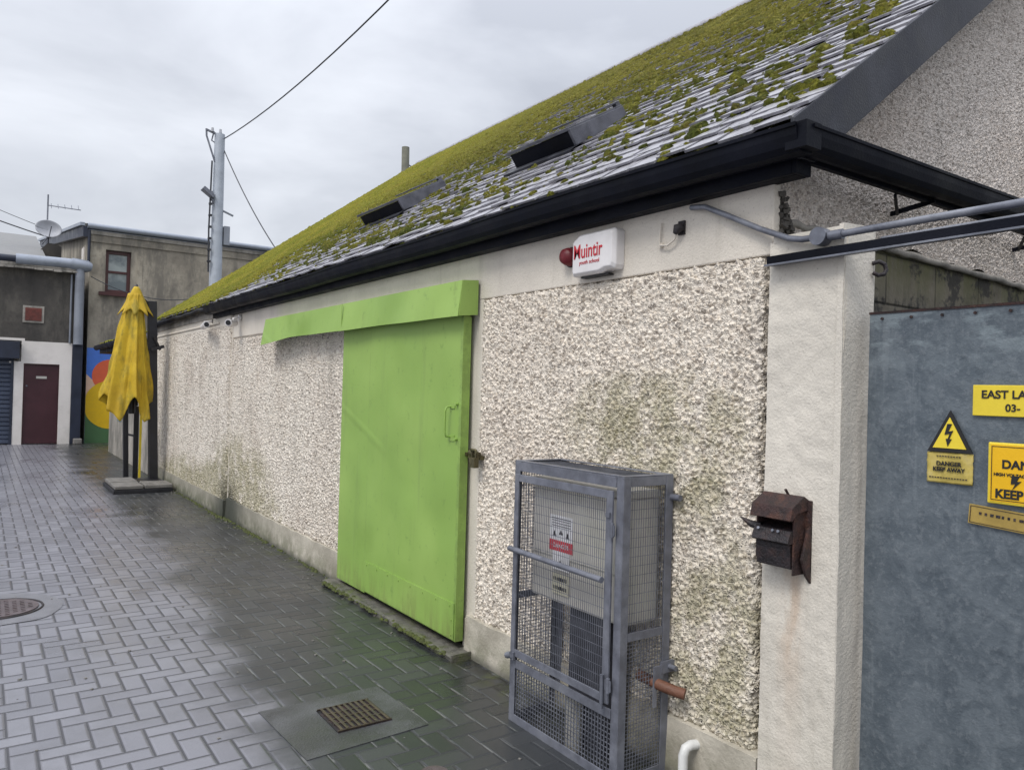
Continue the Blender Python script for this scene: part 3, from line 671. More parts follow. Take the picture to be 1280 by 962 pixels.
# triangle hazard sign
t = thing('hazard_triangle_sign', (GX, 1.165, 1.44), 'yellow triangle warning sign with black lightning bolt on grey gate', 'sign')
yc = 1.184; zb, ztp, hw = 1.447, 1.580, .069
mb = MB(); mb.prism([(yc + hw, zb), (yc - hw, zb), (yc, ztp)], 0, GX - .012, GX - .006); obj('border', mb, M['ink'], t)
k = .74; mb = MB(); zc_ = zb + (ztp - zb) * .35
mb.prism([(yc + hw * k, zc_ + (zb - zc_) * k), (yc - hw * k, zc_ + (zb - zc_) * k), (yc, zc_ + (ztp - zc_) * k)], 0, GX - .0145, GX - .0122); obj('plate', mb, M['yellow_sign'], t)
bolt = [(.012, .046), (-.006, .046), (-.004, .026), (.010, .030), (-.006, .0), (.010, .004), (-.002, -.022), (-.010, .006), (.002, .001), (-.0, .022), (.014, .016)]
bolt = [(-.010, .048), (.004, .048), (-.006, .024), (.008, .027), (-.003, .0), (.004, .0), (-.008, -.024), (-.014, .0), (-.008, .001), (-.002, .017), (-.018, .013)]
mb = MB(); mb.prism([(yc - (a + .004), zb + .042 + b) for a, b in bolt], 0, GX - .017, GX - .0147); obj('lightning_bolt', mb, M['ink'], t)
# faded label below
t = thing('faded_warning_label', (GX, 1.165, 1.345), 'small faded yellow label with curled edges below the triangle sign', 'sign')
mb = MB(); mb.grid(lambda u, v: (GX - .006 - .004 * abs(mnoise.noise((u * 6, v * 6, 0))), 1.255 - .140 * u + .002 * mnoise.noise((v * 30, 0, 0)), 1.347 + .098 * v + .003 * mnoise.noise((u * 20, 1, 0))), 20, 14); o = obj('plate', mb, M['faded_sign'], t); md = o.modifiers.new('t', 'SOLIDIFY'); md.thickness = .002; md.offset = -1
text('lettering', 'DANGER', .019, M['ink'], (GX - .011, 1.186, 1.403), t, align='CENTER', bold=.0006)
text('lettering', 'KEEP AWAY', .018, M['ink'], (GX - .011, 1.186, 1.385), t, align='CENTER', bold=.0006)
mb = MB()
for (a, b, z) in ((.04, -.03, 1.431), (.062, -.05, 1.362)):
    y = yc + a
    while y > yc + b: mb.box((GX - .0108, y, z), (GX - .010, y - .006, z + .0035)); y -= .0085
obj('small_print', mb, M['iron'], t)
# name plate
t = thing('gate_name_plate', (GX, .99, 1.575), 'long yellow plate reading EAST LANE, topmost sign on grey gate', 'sign')
mb = MB(); mb.box((GX - .010, 1.119, 1.567), (GX - .004, .86, 1.662)); obj('plate', mb, M['yellow_sign'], t, bevel=.002)
text('lettering', 'EAST LANE', .034, M['ink'], (GX - .0115, 1.094, 1.622), t, sx=1.0, bold=.0008)
text('lettering', '03-', .031, M['ink'], (GX - .0115, 1.026, 1.583), t, sx=1, bold=.0006)
# big danger sign
t = thing('danger_keep_out_sign', (GX, .93, 1.325), 'large amber DANGER KEEP OUT sign in a pale frame on grey gate', 'sign')
mb = MB(); mb.box((GX - .014, 1.070, 1.302), (GX - .006, .80, 1.488)); obj('frame', mb, M['yellow_sign'], t, bevel=.006)
mb = MB()
for a, b, c, d in ((1.059, 1.057, 1.314, 1.477), (.812, .810, 1.314, 1.477), (1.057, .812, 1.314, 1.316), (1.057, .812, 1.475, 1.477)): mb.box((GX - .0165, a, c), (GX - .0155, b, d))
obj('border_line', mb, M['ink'], t)
mb = MB(); mb.box((GX - .0155, 1.062, 1.310), (GX - .0142, .807, 1.481)); obj('plate', mb, M['amber_sign'], t)
text('lettering', 'DANGER', .035, M['ink'], (GX - .0165, 1.030, 1.412), t, sx=1.0, bold=.0012)
text('lettering', 'HIGH VOLTAGE', .013, M['ink'], (GX - .0165, 1.052, 1.388), t, sx=1, bold=.0004)
text('lettering', 'KEEP OUT', .037, M['ink'], (GX - .0165, 1.047, 1.322), t, sx=.95, bold=.0014)
bz = [(-.012, .03), (.010, .03), (.002, .008), (.014, .010), (-.010, -.026), (-.002, -.002), (-.014, -.004)]
mb = MB(); mb.prism([(.990 - a, 1.369 + b * .75) for a, b in bz], 0, GX - .018, GX - .0157); obj('lightning_bolt', mb, M['ink'], t)
t = thing('brass_strip_label', (GX, .96, 1.24), 'dull brass coloured strip label tilted below the danger sign', 'sign')
rm = Matrix.Translation((GX - .006, 1.124, 1.262)) @ Matrix.Rotation(math.radians(3.5), 4, 'X')
mb = MB(); mb.box((-.002, 0, -.03), (.002, -.27, .03), 0, rm); obj('plate', mb, M['brass_sign'], t)
mb = MB()
for a, b, c, d in ((-.004, -.006, -.026, .026), (-.264, -.266, -.026, .026), (-.006, -.264, -.026, -.0245), (-.006, -.264, .0245, .026)): mb.box((-.0035, a, c), (-.0025, b, d), 0, rm)
y = -.03
while y > -.24: mb.box((-.0035, y, .002), (-.0025, y - random.uniform(.006, .012), .010), 0, rm); y -= .016
obj('small_print', mb, M['iron'], t)

# ------------------------------------------------------------------ cable runs over the gate
t = thing('galvanised_conduit', (2.45, 1.9, 2.2), 'grey galvanised pipe bent down from the eave, running over gate', 'pipe')
mb = MB(); mb.tube([(WX - .04, 2.22, 2.405), (WX - .045, 2.14, 2.392), (WX - .048, 2.02, 2.335), (WX - .05, 1.86, 2.255), (WX - .065, 1.72, 2.195), (WX - .07, 1.66, 2.182), (WX - .072, 1.5, 2.178)], .012, 10)
mb.tube([(WX - .072, 1.5, 2.178), (WX - .068, 1.3, 2.181), (WX - .05, -1.3, 2.20)], .0125, 10); obj('pipe', mb, M['galv'], t)
mb = MB(); mb.disc((WX - .05, 1.585, 2.180), (-1, 0, 0), .032, .045, 20); mb.tube([(WX - .072, 1.55, 2.178), (WX - .072, 1.50, 2.178)], .018, 10); obj('junction_box', mb, M['galv'], t, bevel=.003)
t = thing('cable_tray', (2.45, 1.5, 2.1), 'black and grey cable channel running over the gate below the pipe', 'cable tray')
mb = MB(); a = Vector((WX - .07, 1.80, 2.118)); b = Vector((WX - .055, -1.3, 2.145)); mb.bar(a, b, .03, .034); obj('channel', mb, M['black'], t)
mb = MB(); mb.bar(a + Vector((-.02, 0, -.018)), b + Vector((-.02, 0, -.018)), .022, .006); mb.tube([(WX - .02, 1.39, 2.148), (WX + .0, -1.3, 2.178)], .011, 8); obj('rail', mb, M['galv'], t)

# ------------------------------------------------------------------ small things on the wall
t = thing('alarm_box', (2.44, 2.80, 2.18), 'white alarm box lettered Muintir under the black eave', 'alarm box')
ax0 = WX - .022
mb = MB(); Y_, Z_ = 2.80, 2.285; 
def oct_(w, h, c): return [(Y_ + w, Z_ - h + c * .5), (Y_ + w - c * .2, Z_ - h), (Y_ - w * .35, Z_ - h), (Y_ - w * .62, Z_ - h + .012), (Y_ - w + c * .3, Z_ - h + .012), (Y_ - w, Z_ - h + c), (Y_ - w, Z_ + h - c * .5), (Y_ - w + c * .5, Z_ + h), (Y_ + w - c * 1.6, Z_ + h), (Y_ + w, Z_ + h - c * .9)]
pa, pb_ = oct_(.158, .103, .03), oct_(.142, .090, .03); n_ = len(pa)
mb.add([(ax0, y, z) for y, z in pa] + [(ax0 - .052, y, z) for y, z in pa] + [(ax0 - .07, y, z) for y, z in pb_], [tuple(range(n_))] + [(i, n_ + i, n_ + (i + 1) % n_, (i + 1) % n_) for i in range(n_)] + [(n_ + i, 2 * n_ + i, 2 * n_ + (i + 1) % n_, n_ + (i + 1) % n_) for i in range(n_)] + [tuple(range(2 * n_, 3 * n_))[::-1]])
obj('cover', mb, M['alarm_white'], t, bevel=.004)
mb = MB(); mb.box((ax0 - .04, Y_ + .11, Z_ - .112), (ax0 - .005, Y_ - .09, Z_ - .1045)); obj('base_plate', mb, M['ink'], t)
text('lettering', 'Muintir', .098, M['text_red'], (ax0 - .0715, Y_ + .136, Z_ - .018), t, sx=.74, bold=.001)
text('lettering', 'youth school', .027, M['text_red'], (ax0 - .0715, Y_ + .09, Z_ - .05), t, sx=1.05, bold=0)
t = thing('strobe_light', (2.44, 3.06, 2.29), 'red alarm strobe light mounted left of the white alarm box', 'alarm light')
mb = MB(); mb.tube([(ax0, 3.035, 2.30), (ax0 - .03, 3.035, 2.30), (ax0 - .055, 3.035, 2.30), (ax0 - .060, 3.035, 2.30)], [.048, .046, .036, .012], 18); obj('lens', mb, M['red'], t)
mb = MB(); mb.disc((ax0 + .002, 3.035, 2.30), (-1, 0, 0), .053, .008, 18); obj('base_plate', mb, M['ink'], t)
t = thing('broken_lamp_bracket', (2.45, 2.35, 2.3), 'small broken wall fitting with dangling wire right of alarm box', 'bracket')
mb = MB(); mb.tube([(ax0 - .012, 2.28, 2.33), (ax0 - .03, 2.285, 2.325), (ax0 - .028, 2.30, 2.305)], [.020, .022, .010], 10); mb.box((ax0 - .01, 2.265, 2.30), (ax0, 2.30, 2.36)); obj('socket', mb, M['iron'], t)
mb = MB(); mb.tube([(ax0 - .025, 2.285, 2.32), (ax0 - .022, 2.31, 2.28), (ax0 - .02, 2.35, 2.262), (ax0 - .018, 2.395, 2.268), (ax0 - .015, 2.405, 2.29), (ax0 - .012, 2.40, 2.37)], .0045, 6); mb.disc((ax0, 2.40, 2.27), (-1, 0, 0), .012, .014, 10); obj('wire', mb, M['plaster'], t)
def cctv(name_loc, base, tip, label):
    t = thing('security_camera', name_loc, label, 'camera', 'security cameras under the eave')
    base, tip = Vector(base), Vector(tip); d = (tip - base).normalized()
    mb = MB(); mb.tube([base, base + d * .02, tip - d * .01, tip], [.030, .040, .042, .040], 14); o = obj('housing', mb, M['alarm_white'], t)
    mb = MB(); mb.disc(tip + d * .001, d, .029, .006, 14); obj('lens', mb, M['lens'], t)
    mb = MB(); mid = base.lerp(tip, .3); wallp = Vector((WX - .05, mid.y + .02, mid.z + .07)); mb.tube([mid, mid + Vector((0, 0, .055)), wallp], .011, 8); mb.disc(wallp + Vector((.02, 0, 0)), (-1, 0, 0), .035, .025, 12); obj('bracket', mb, M['alarm_white'], t)
cctv((2.44, 10.1, 2.3), (2.37, 10.45, 2.335), (2.27, 9.85, 2.325), 'white bullet security camera at far side of the wall joint')
cctv((2.44, 8.95, 2.3), (2.42, 9.12, 2.31), (2.29, 8.92, 2.295), 'white security camera between the wall joint and the green hood')
# letterbox remains
t = thing('rusty_letterbox', (2.43, 1.72, .95), 'broken rusty iron letterbox fixed to the pale gate pier', 'letterbox')
lx = WX - .045
mb = MB(); mb.prism([(lx, 1.250), (lx - .03, 1.268), (lx - .10, 1.225), (lx - .112, 1.175), (lx - .098, 1.172), (lx - .07, 1.20), (lx, 1.21)], 1, 1.615, 1.800)
mb.tube([(lx - .01, 1.70, 1.26), (lx - .03, 1.70, 1.285)], .006, 6); obj('lid', mb, M['rust'], t, bevel=.004)
mb = MB(); mb.box((lx, 1.60, .965), (lx - .008, 1.80, 1.25)); mb.box((lx, 1.625, .955), (lx - .075, 1.632, 1.21)); mb.box((lx, 1.790, 1.0), (lx - .075, 1.797, 1.2)); mb.prism([(lx, .92), (lx - .03, .955), (lx - .055, 1.02), (lx - .02, 1.14), (lx, 1.15)], 1, 1.60, 1.612); obj('side_plates', mb, M['rust'], t, bevel=.002)
mb = MB(); mb.prism([(lx - .005, 1.075), (lx - .088, 1.075), (lx - .08, .98), (lx - .005, .965)], 1, 1.634, 1.788); obj('box_body', mb, M['iron'], t, bevel=.003)
mb = MB(); mb.prism([(lx - .005, 1.15), (lx - .09, 1.13), (lx - .108, 1.085), (lx - .10, 1.078), (lx - .005, 1.09)], 1, 1.628, 1.793)
mb.tube([(lx - .06, 1.785, 1.125), (lx - .075, 1.82, 1.13), (lx - .09, 1.862, 1.155)], [.020, .015, .003], 8); obj('flap', mb, M['iron'], t, bevel=.002)
for y in (1.70, 1.675, 1.765): mb = MB(); mb.disc((lx - .098, y, 1.125), (-1, 0, .4), .006, .006, 8); obj('screw', mb, M['galv'], t)
for ch_ in list(t.children):
    if ch_.type == 'MESH' and not ch_.get('_sc'):
        for v in ch_.data.vertices:
            v.co.y = (v.co.y + .01) * .93 - .01; v.co.z = (v.co.z - .2) * .90 + .2
# clay stub and white bend near the cage
mb = MB(); mb.tube([(2.36, 2.36, .400), (2.38, 2.26, .385), (2.405, 2.19, .375), (2.425, 2.155, .370)], .023, 12); tag(obj('pipe_stub', mb, M['copper'], origin=(2.45, 2.2, .38)), 'orange brown pipe stub leaving the cage into the wall', 'pipe')
mb = MB(); mb.tube([(2.46, 2.11, .175), (2.42, 2.115, .178), (2.395, 2.118, .170), (2.385, 2.12, .145), (2.385, 2.12, -.01)], .020, 12); tag(obj('overflow_pipe', mb, M['white_pipe'], origin=(2.4, 2.12, 0)), 'white plastic pipe bend at the foot of the wall beside cage', 'pipe')

# ------------------------------------------------------------------ meter cage
cx0, cx1, cy0, cy1, ch = 2.165, 2.455, 2.275, 3.045, 1.262
cage = thing('meter_cage', ((cx0 + cx1) / 2, (cy0 + cy1) / 2, 0), 'grey steel mesh cage standing against the roughcast wall', 'cage')
e = .034
mb = MB()
for x in (cx0, cx1):
    for y in (cy0, cy1):
        sx = 1 if x == cx0 else -1; sy = 1 if y == cy0 else -1; wd = 1.25
        mb.box((x, y, 0), (x + sx * e * wd, y + sy * .005, ch)); mb.box((x, y + sy * .0051, 0), (x + sx * .005, y + sy * e * wd, ch))
for y, sy in ((cy0, 1), (cy1, -1)):
    for z0, z1 in ((ch - .04, ch - .001), (.0, .035), (.585, .62)):
        mb.box((cx0 + .044, y + sy * .001, z0), (cx1 - .044, y + sy * .006, z1))
mb.box((cx0 - .002, cy0 + .044, ch - .045), (cx0 + .004, cy1 - .044, ch - .001)); mb.box((cx0 - .002, cy0 + .044, 0), (cx0 + .004, cy1 - .044, .04)); mb.box((cx0 - .003, cy0 + .044, .265), (cx0 + .005, cy1 - .044, .305))
mb.box((cx0 + .001, cy0 + .001, ch + .0), (cx0 + .035, cy1 - .001, ch + .005)); mb.box((cx1 - .035, cy0 + .001, ch), (cx1 - .001, cy1 - .001, ch + .005)); mb.box((cx0 + .0355, cy0 + .001, ch), (cx1 - .0355, cy0 + .035, ch + .005)); mb.box((cx0 + .0355, cy1 - .035, ch), (cx1 - .0355, cy1 - .001, ch + .005))
obj('frame', mb, M['cagepaint'], cage, bevel=.0015)
mb = MB(); dx = cx0 - .014; dz0, dz1 = .325, ch - .06
for a, b, c, d in ((cy0 + .052, cy0 + .088, dz0, dz1), (cy1 - .052, cy1 - .020, dz0, dz1)): mb.box((dx, a, c), (dx + .01, b, d))
for z in (dz0, dz1 - .034): mb.box((dx + .0005, cy0 + .0885, z), (dx + .0095, cy1 - .0525, z + .034))
mb.tube([(dx - .014, cy1 - .008, .84), (dx - .014, cy0 + .09, .83)], .014, 8)
dr = obj('door', mb, M['cagepaint'], cage, bevel=.0015)
for z in (dz1 - .16, dz0 + .08):
    mb = MB(); mb.tube([(dx - .004, cy0 + .046, z - .03), (dx - .004, cy0 + .046, z + .03)], .009, 8); mb.box((dx - .006, cy0 + .03, z - .022), (dx - .001, cy0 + .066, z + .022)); obj('hinge', mb, M['galv'], dr)
mb = MB(); mb.box((dx - .008, cy0 + .06, dz1 - .11), (dx - .001, cy0 + .085, dz1 - .09)); obj('hasp', mb, M['galv'], dr)
mb = MB(); mb.tube([(dx - .012, cy0 + .075, dz0 - .02), (dx - .012, cy0 + .075, dz0 + .12)], .008, 8); obj('drop_bolt', mb, M['galv'], dr)
mb = MB(); mb.tube([(dx - .012, cy1 - .01, .32), (dx - .012, cy1 - .05, .335)], .016, 8); mb.box((dx - .012, cy1 - .06, .31), (dx - .002, cy1 - .035, .345)); obj('bolt', mb, M['galv'], dr)
def wires(mb, x, y, ax, a0, a1, z0, z1, pv, ph, r=.0013):
    n = int(round((a1 - a0) / pv))
    for i in range(n + 1):
        t = a0 + (a1 - a0) * i / n
        p, q = ((x, t, z0), (x, t, z1)) if ax == 1 else ((t, y, z0), (t, y, z1)); mb.bar(p, q, 2 * r, 2 * r)
    n = int(round((z1 - z0) / ph))
    for i in range(n + 1):
        z = z0 + (z1 - z0) * i / n
        p, q = ((x + 2 * r, a0, z), (x + 2 * r, a1, z)) if ax == 1 else ((a0, y + 2 * r, z), (a1, y + 2 * r, z)); mb.bar(p, q, 2 * r, 2 * r)
mb = MB(); wires(mb, cx0 + .007, 0, 1, cy0 + .07, cy1 - .035, dz0 + .01, dz1 - .01, .0135, .040, .0010); obj('wire_mesh', mb, M['galv'], dr)
mb = MB(); wires(mb, cx0 + .008, 0, 1, cy0 + .03, cy1 - .03, .03, .28, .02, .02, .0018); wires(mb, 0, cy0 + .008, 0, cx0 + .03, cx1 - .03, .62, ch - .02, .0135, .040, .0010); wires(mb, 0, cy0 + .008, 0, cx0 + .03, cx1 - .03, .02, .60, .0165, .0165, .0012); wires(mb, 0, cy1 - .01, 0, cx0 + .03, cx1 - .03, .02, ch - .02, .0165, .0165, .0012)
n = 44
for i in range(n): y = cy0 + .02 + (cy1 - cy0 - .04) * i / (n - 1); mb.bar((cx0 + .02, y, ch - .006), (cx1 - .02, y, ch - .006), .0026, .0026)
for i in range(16): x = cx0 + .03 + (cx1 - cx0 - .06) * i / 15; mb.bar((x, cy0 + .02, ch - .010), (x, cy1 - .02, ch - .010), .0026, .0026)
obj('wire_mesh', mb, M['galv'], cage)
mb = MB(); mb.box((cx1 - .1, cy0 - .012, .36), (cx1 - .045, cy0 - .004, .46)); mb.box((cx1 - .1, cy0 - .012, .29), (cx1 - .082, cy0 - .004, .36)); mb.box((cx1 - .06, cy0 - .014, .425), (cx1 + .02, cy0 - .006, .475)); mb.tube([(cx1 - .01, cy0 - .004, .45), (cx1 - .01, cy0 - .05, .45)], .012, 8)
obj('wall_bracket', mb, M['cagepaint'], cage)
mb = MB(); mb.tube([(cx1 - .01, cy0 + .002, 1.17), (cx1 - .01, cy0 - .05, 1.17)], .014, 8); obj('fixing_lug', mb, M['cagepaint'], cage)
# meter box inside
t = thing('meter_box', (2.36, 2.66, .6), 'grey plastic meter box with warning labels inside the mesh cage', 'meter box')
bx = cx0 + .055
mb = MB(); mb.box((bx, cy0 + .045, .63), (cx1 - .03, cy1 - .085, 1.165)); obj('body', mb, M['meter'], t, bevel=.012)
mb = MB(); mb.box((bx - .012, cy0 + .035, 1.165), (cx1 - .03, cy1 - .075, 1.195)); obj('lid', mb, M['meter'], t, bevel=.006)
mb = MB(); mb.box((bx - .006, cy0 + .06, .84), (bx - .001, cy1 - .10, 1.15)); obj('front_cover', mb, M['meter'], t, bevel=.004)
mb = MB(); mb.box((bx + .06, cy0 + .22, 0), (cx1 - .04, cy0 + .46, .628)); obj('duct', mb, M['navy'], t, bevel=.004)
mb = MB(); mb.tube([(bx + .015, cy0 + .36, 0), (bx + .015, cy0 + .36, .24)], .038, 12); obj('riser_pipe', mb, M['meter'], t)
lb = bx - .008; ly = 2.815; LZ = -.065
mb = MB(); mb.box((lb, ly, .98 + LZ), (lb + .0015, ly - .165, 1.10 + LZ)); mb.box((lb, ly - .022, .85 + LZ), (lb + .0015, ly - .145, .979 + LZ)); lab = obj('warning_label', mb, M['white_label'], t)
mb = MB(); mb.box((lb - .0006, ly + .004, .936 + LZ), (lb + .0012, ly - .168, .985 + LZ)); obj('red_band', mb, M['text_red'], lab)
text('lettering', 'DANGER', .028, M['white_label'], (lb - .0016, ly - .082, .952 + LZ), lab, align='CENTER')
mb = MB()
for yy, zz in ((.035, 1.015), (.082, 1.025), (.130, 1.015)): mb.prism([(ly - yy + .014, zz - .012 + LZ), (ly - yy - .014, zz - .012 + LZ), (ly - yy, zz + .014 + LZ)], 0, lb - .001, lb - .0001)
mb.prism([(ly - .082 + .016, .872 + LZ), (ly - .082 - .016, .872 + LZ), (ly - .082, .90 + LZ)], 0, lb - .001, lb - .0001)
for zz in (1.05, 1.062, 1.074, 1.085): mb.box((lb - .001, ly - .012, zz + LZ), (lb - .0001, ly - .15, zz + .003 + LZ))
obj('pictograms', mb, M['iron'], lab)
mb = MB(); mb.box((lb, ly - .025, .675), (lb + .0015, ly - .145, .77)); lab = obj('number_label', mb, M['cream_label'], t)
mb = MB()
for zz in (.735, .695):
    y = ly - .035
    while y > ly - .13: mb.box((lb - .001, y, zz), (lb - .0001, y - .008, zz + random.uniform(.014, .018))); y -= .0125
obj('markings', mb, M['ink'], lab)

# ------------------------------------------------------------------ ground covers
t = thing('drain_cover', (1.54, 3.46, 0), 'square ribbed brown drain cover set in a patch of concrete', 'drain cover')
mb = MB(); mb.add([(1.19, 3.15, .004), (1.80, 3.19, .004), (1.79, 3.74, .004), (1.16, 3.74, .004)], [(0, 1, 2, 3)]); mb.add([(1.19, 3.15, .004), (1.80, 3.19, .004), (1.79, 3.74, .004), (1.16, 3.74, .004), (1.19, 3.15, -.02), (1.80, 3.19, -.02), (1.79, 3.74, -.02), (1.16, 3.74, -.02)], [(0, 4, 5, 1), (1, 5, 6, 2), (2, 6, 7, 3), (3, 7, 4, 0)]); obj('concrete_surround', mb, M['concrete'], t)
mb = MB(); mb.box((1.40, 3.32, .004), (1.675, 3.60, .008)); obj('recess', mb, M['iron'], t)
mb = MB()
for i in range(9): x = 1.415 + i * .0295; mb.box((x, 3.328, .0085), (x + .014, 3.592, .016))
for y in (3.40, 3.46, 3.52): mb.box((1.41, y, .0082), (1.665, y + .008, .0135))
mb.box((1.402, 3.322, .0082), (1.673, 3.3275, .015)); mb.box((1.402, 3.5925, .0082), (1.673, 3.598, .015))
M['grate'] = simple('rusty_wet_grate', (.085, .066, .042), .4, .2, .4, 30, .002, (.05, .045, .04), .6, dscale=12)
obj('grate', mb, M['grate'], t, bevel=.002)
t = thing('manhole_cover', (.17, 6.3, 0), 'round rusty manhole cover in pale concrete at left edge', 'manhole cover')
M['concrete_l'] = simple('pale_wet_concrete', (.185, .185, .205), .35, 0, .25, 6, .002, (.14, .14, .15), .5)
mb = MB(); c_ = (.15, 6.30); n = 48
ro = [(.41 + .05 * mnoise.noise((math.cos(a) * 1.5, math.sin(a) * 1.5, 0))) for a in np.linspace(0, 2 * PI, n, False)]
mb.add([(c_[0], c_[1], .006)] + [(c_[0] + r * math.cos(2 * PI * k / n), c_[1] + r * math.sin(2 * PI * k / n), .004) for k, r in enumerate(ro)], [(0, 1 + k, 1 + (k + 1) % n) for k in range(n)]); obj('concrete_surround', mb, M['concrete_l'], t)
M['lid'] = simple('rusty_iron_lid', (.12, .095, .10), .4, .2, .3, 20, .004, (.09, .06, .055), .6, dscale=9)
mb = MB(); mb.tube([(c_[0], c_[1], .006), (c_[0], c_[1], .014)], .235, 40)
for i in range(-4, 5):
    for j in range(-4, 5):
        if math.hypot(i, j) < 4.3: mb.box((c_[0] + i * .046 - .012, c_[1] + j * .046 - .012, .0142), (c_[0] + i * .046 + .012, c_[1] + j * .046 + .012, .018))
obj('lid', mb, M['lid'], t)
mb = MB(); mb.tube([(c_[0] + .26 * math.cos(a), c_[1] + .26 * math.sin(a), .006) for a in np.linspace(0, 2 * PI, 48)], .008, 6, cap=False); obj('rim', mb, M['iron'], t)
mb = MB(); mb.tube([(1.60, 2.77, -.01), (1.60, 2.77, .005)], .06, 24); t = obj('stopcock_cover', mb, M['lid'], origin=(1.6, 2.78, 0)); tag(t, 'small round iron cover at bottom edge in front of the drain', 'utility cover')
# crumbs, leaves and grit on the paving by the wall
mb = MB()
for k in range(260):
    if random.random() < .6: x, y = WX - abs(random.gauss(.02, .08)) - .07, random.uniform(3.9, 13)
    else: x, y = random.uniform(.0, 2.3), random.uniform(2.5, 11)
    r = random.uniform(.003, .009); m_ = Matrix.Translation((x, y, r * .4)) @ Matrix.Rotation(random.uniform(0, 3), 4, 'Z'); mb.box((-r, -r * .7, -r * .4), (r, r * .7, r * .4), 0, m_)
o = obj('grit', mb, M['slab']); o['kind'] = 'stuff'; o['label'] = 'loose grit and crumbs scattered along the foot of the wall'

mb = MB()
for k in range(900):
    y = random.choice([random.gauss(9.3, .9), random.uniform(5.9, 13.8), random.uniform(3.85, 5.9)])
    if mnoise.noise((y * 2.2, 0, 8)) < -.05 and random.random() < .8: continue
    x = (2.325 + random.gauss(0, .012)) if 3.84 < y < 5.92 else (WX - (.055 if y < YK else .085) - abs(random.gauss(0, .02))); a = random.uniform(.006, .018); h = a * random.uniform(.5, 1.2)
    z0 = .02 if 3.84 < y < 5.92 else 0
    mb.add([(x + p * a * random.uniform(.7, 1.3), y + q * a * 1.6 * random.uniform(.7, 1.3), z0 + r * h) for p, q, r in ico_v], ico_f, 0, True)
M['weed'] = simple('damp_green_moss', (.07, .085, .018), .9, 0, .5, 30, .004, (.03, .03, .015), .6, dscale=20)
o = obj('kerb_moss', mb, M['weed']); o['kind'] = 'stuff'; o['label'] = 'small tufts of green moss along the foot of the wall and door sill'

# ------------------------------------------------------------------ umbrella
ub = Vector((2.26, 12.95, 0))
um = thing('cantilever_umbrella', (2.0, 12.9, 0), 'closed yellow cantilever umbrella hanging from a black mast', 'umbrella')
mb = MB(); mtop = Vector((2.18, 13.03, 2.86)); mb.bar(ub + Vector((0, 0, .06)), mtop, .125, .12, up=(0, 1, 0)); obj('mast', mb, M['blackwood'], um, bevel=.006)
mb = MB(); mb.bar(mtop + Vector((0, 0, -.1)), (1.92, 13.0, 2.98), .05, .05); obj('arm', mb, M['blackwood'], um); mb = MB(); mb.bar((2.17, 12.9, 2.1), (2.35, 12.9, 2.16), .04, .05); mb.bar((2.2, 12.9, 2.3), (2.3, 12.92, 2.1), .03, .03); obj('crank', mb, M['blackwood'], um)
mb = MB()
cxu, cyu = 1.945, 12.98
HA = [0, .5, 1.0, 1.57, 2.2, 2.75, 3.14, 3.6, 4.15, 4.5, 4.72, 4.95, 5.4, 5.85, 6.2832]
HZ = [1.36, 1.18, 1.38, 1.15, 1.35, 1.12, 1.40, 1.22, .99, 1.24, 1.36, 1.26, .97, 1.20, 1.36]
def canopy(u, v):
    th = u * 2 * PI; hem = float(np.interp(th, HA, HZ))
    z = 2.95 + (hem - 2.95) * v
    r = .10 + .235 * v ** .85
    ph = 4 * th + .5 * math.sin(2 * th + 1) + .35 * math.sin(v * 2.5)
    sharp = 1 - abs(math.sin(ph)) ** .7
    fold = .80 + (.16 + .28 * v) * sharp + .05 * mnoise.noise((math.cos(th) * 4, math.sin(th) * 4, v * 4)) + .04 * math.sin(13 * th + 5 * v)
    kink = .035 * mnoise.noise((math.cos(th) * 3, math.sin(th) * 3, v * 7 + 3)) * v
    return (cxu + (r * fold + kink) * math.cos(th) * (1.15 if math.cos(th) < 0 else .78) - .02 * v, cyu + (r * fold + kink) * .85 * math.sin(th), z + .02 * mnoise.noise((th * 4, v * 9, 2)))
mb.grid(canopy, 220, 50)
cn = obj('canopy', mb, M['yellow_cloth'], um); md = cn.modifiers.new('t', 'SOLIDIFY'); md.thickness = .006
mb = MB()
def val(u, v):
    th = u * 2 * PI; sh = 1 - abs(math.sin(4 * th + .6)); z = 3.06 - (.36 + .10 * sh) * v; r = .03 + .15 * v ** .8; fold = .85 + .45 * v * sh
    return (cxu + r * fold * math.cos(th) * 1.1, cyu + r * fold * .8 * math.sin(th), z)
mb.grid(val, 120, 12); o = obj('top_vent', mb, M['yellow_cloth'], cn); md = o.modifiers.new('t', 'SOLIDIFY'); md.thickness = .006
mb = MB(); mb.tube([(cxu, cyu, 3.05), (cxu, cyu, 3.10)], [.03, .012], 10); mb.tube([(cxu - .02, cyu, 2.9), (cxu - .02, cyu, 1.1)], .05, 10)
for k in range(8): th = k * PI / 4 + .2; mb.tube([(cxu, cyu, 2.8), (cxu + .14 * math.cos(th), cyu + .12 * math.sin(th), 1.12 + .1 * (k % 3))], .013, 6)
obj('ribs', mb, M['blackwood'], um)
bs = thing('umbrella_base_weights', (1.95, 12.2, 0), 'dark frame of pale paving slabs weighting the umbrella mast', 'base')
um_base = MB()
for a, b, c, d in ((1.58, 2.36, 11.95, 12.03), (1.58, 2.36, 12.98, 13.06), (1.58, 1.66, 12.03, 12.98), (2.28, 2.36, 12.03, 12.98)): um_base.box((a, c, .0), (b, d, .055))
obj('frame', um_base, M['blackwood'], bs, bevel=.004)
for k, (a, c) in enumerate(((1.60, 11.97), (1.99, 11.97), (1.60, 12.51))):
    mb = MB(); mb.box((a, c, .06), (a + .37, c + .5, .11 + .004 * k)); obj('slab', mb, M['slab'], bs, bevel=.01)
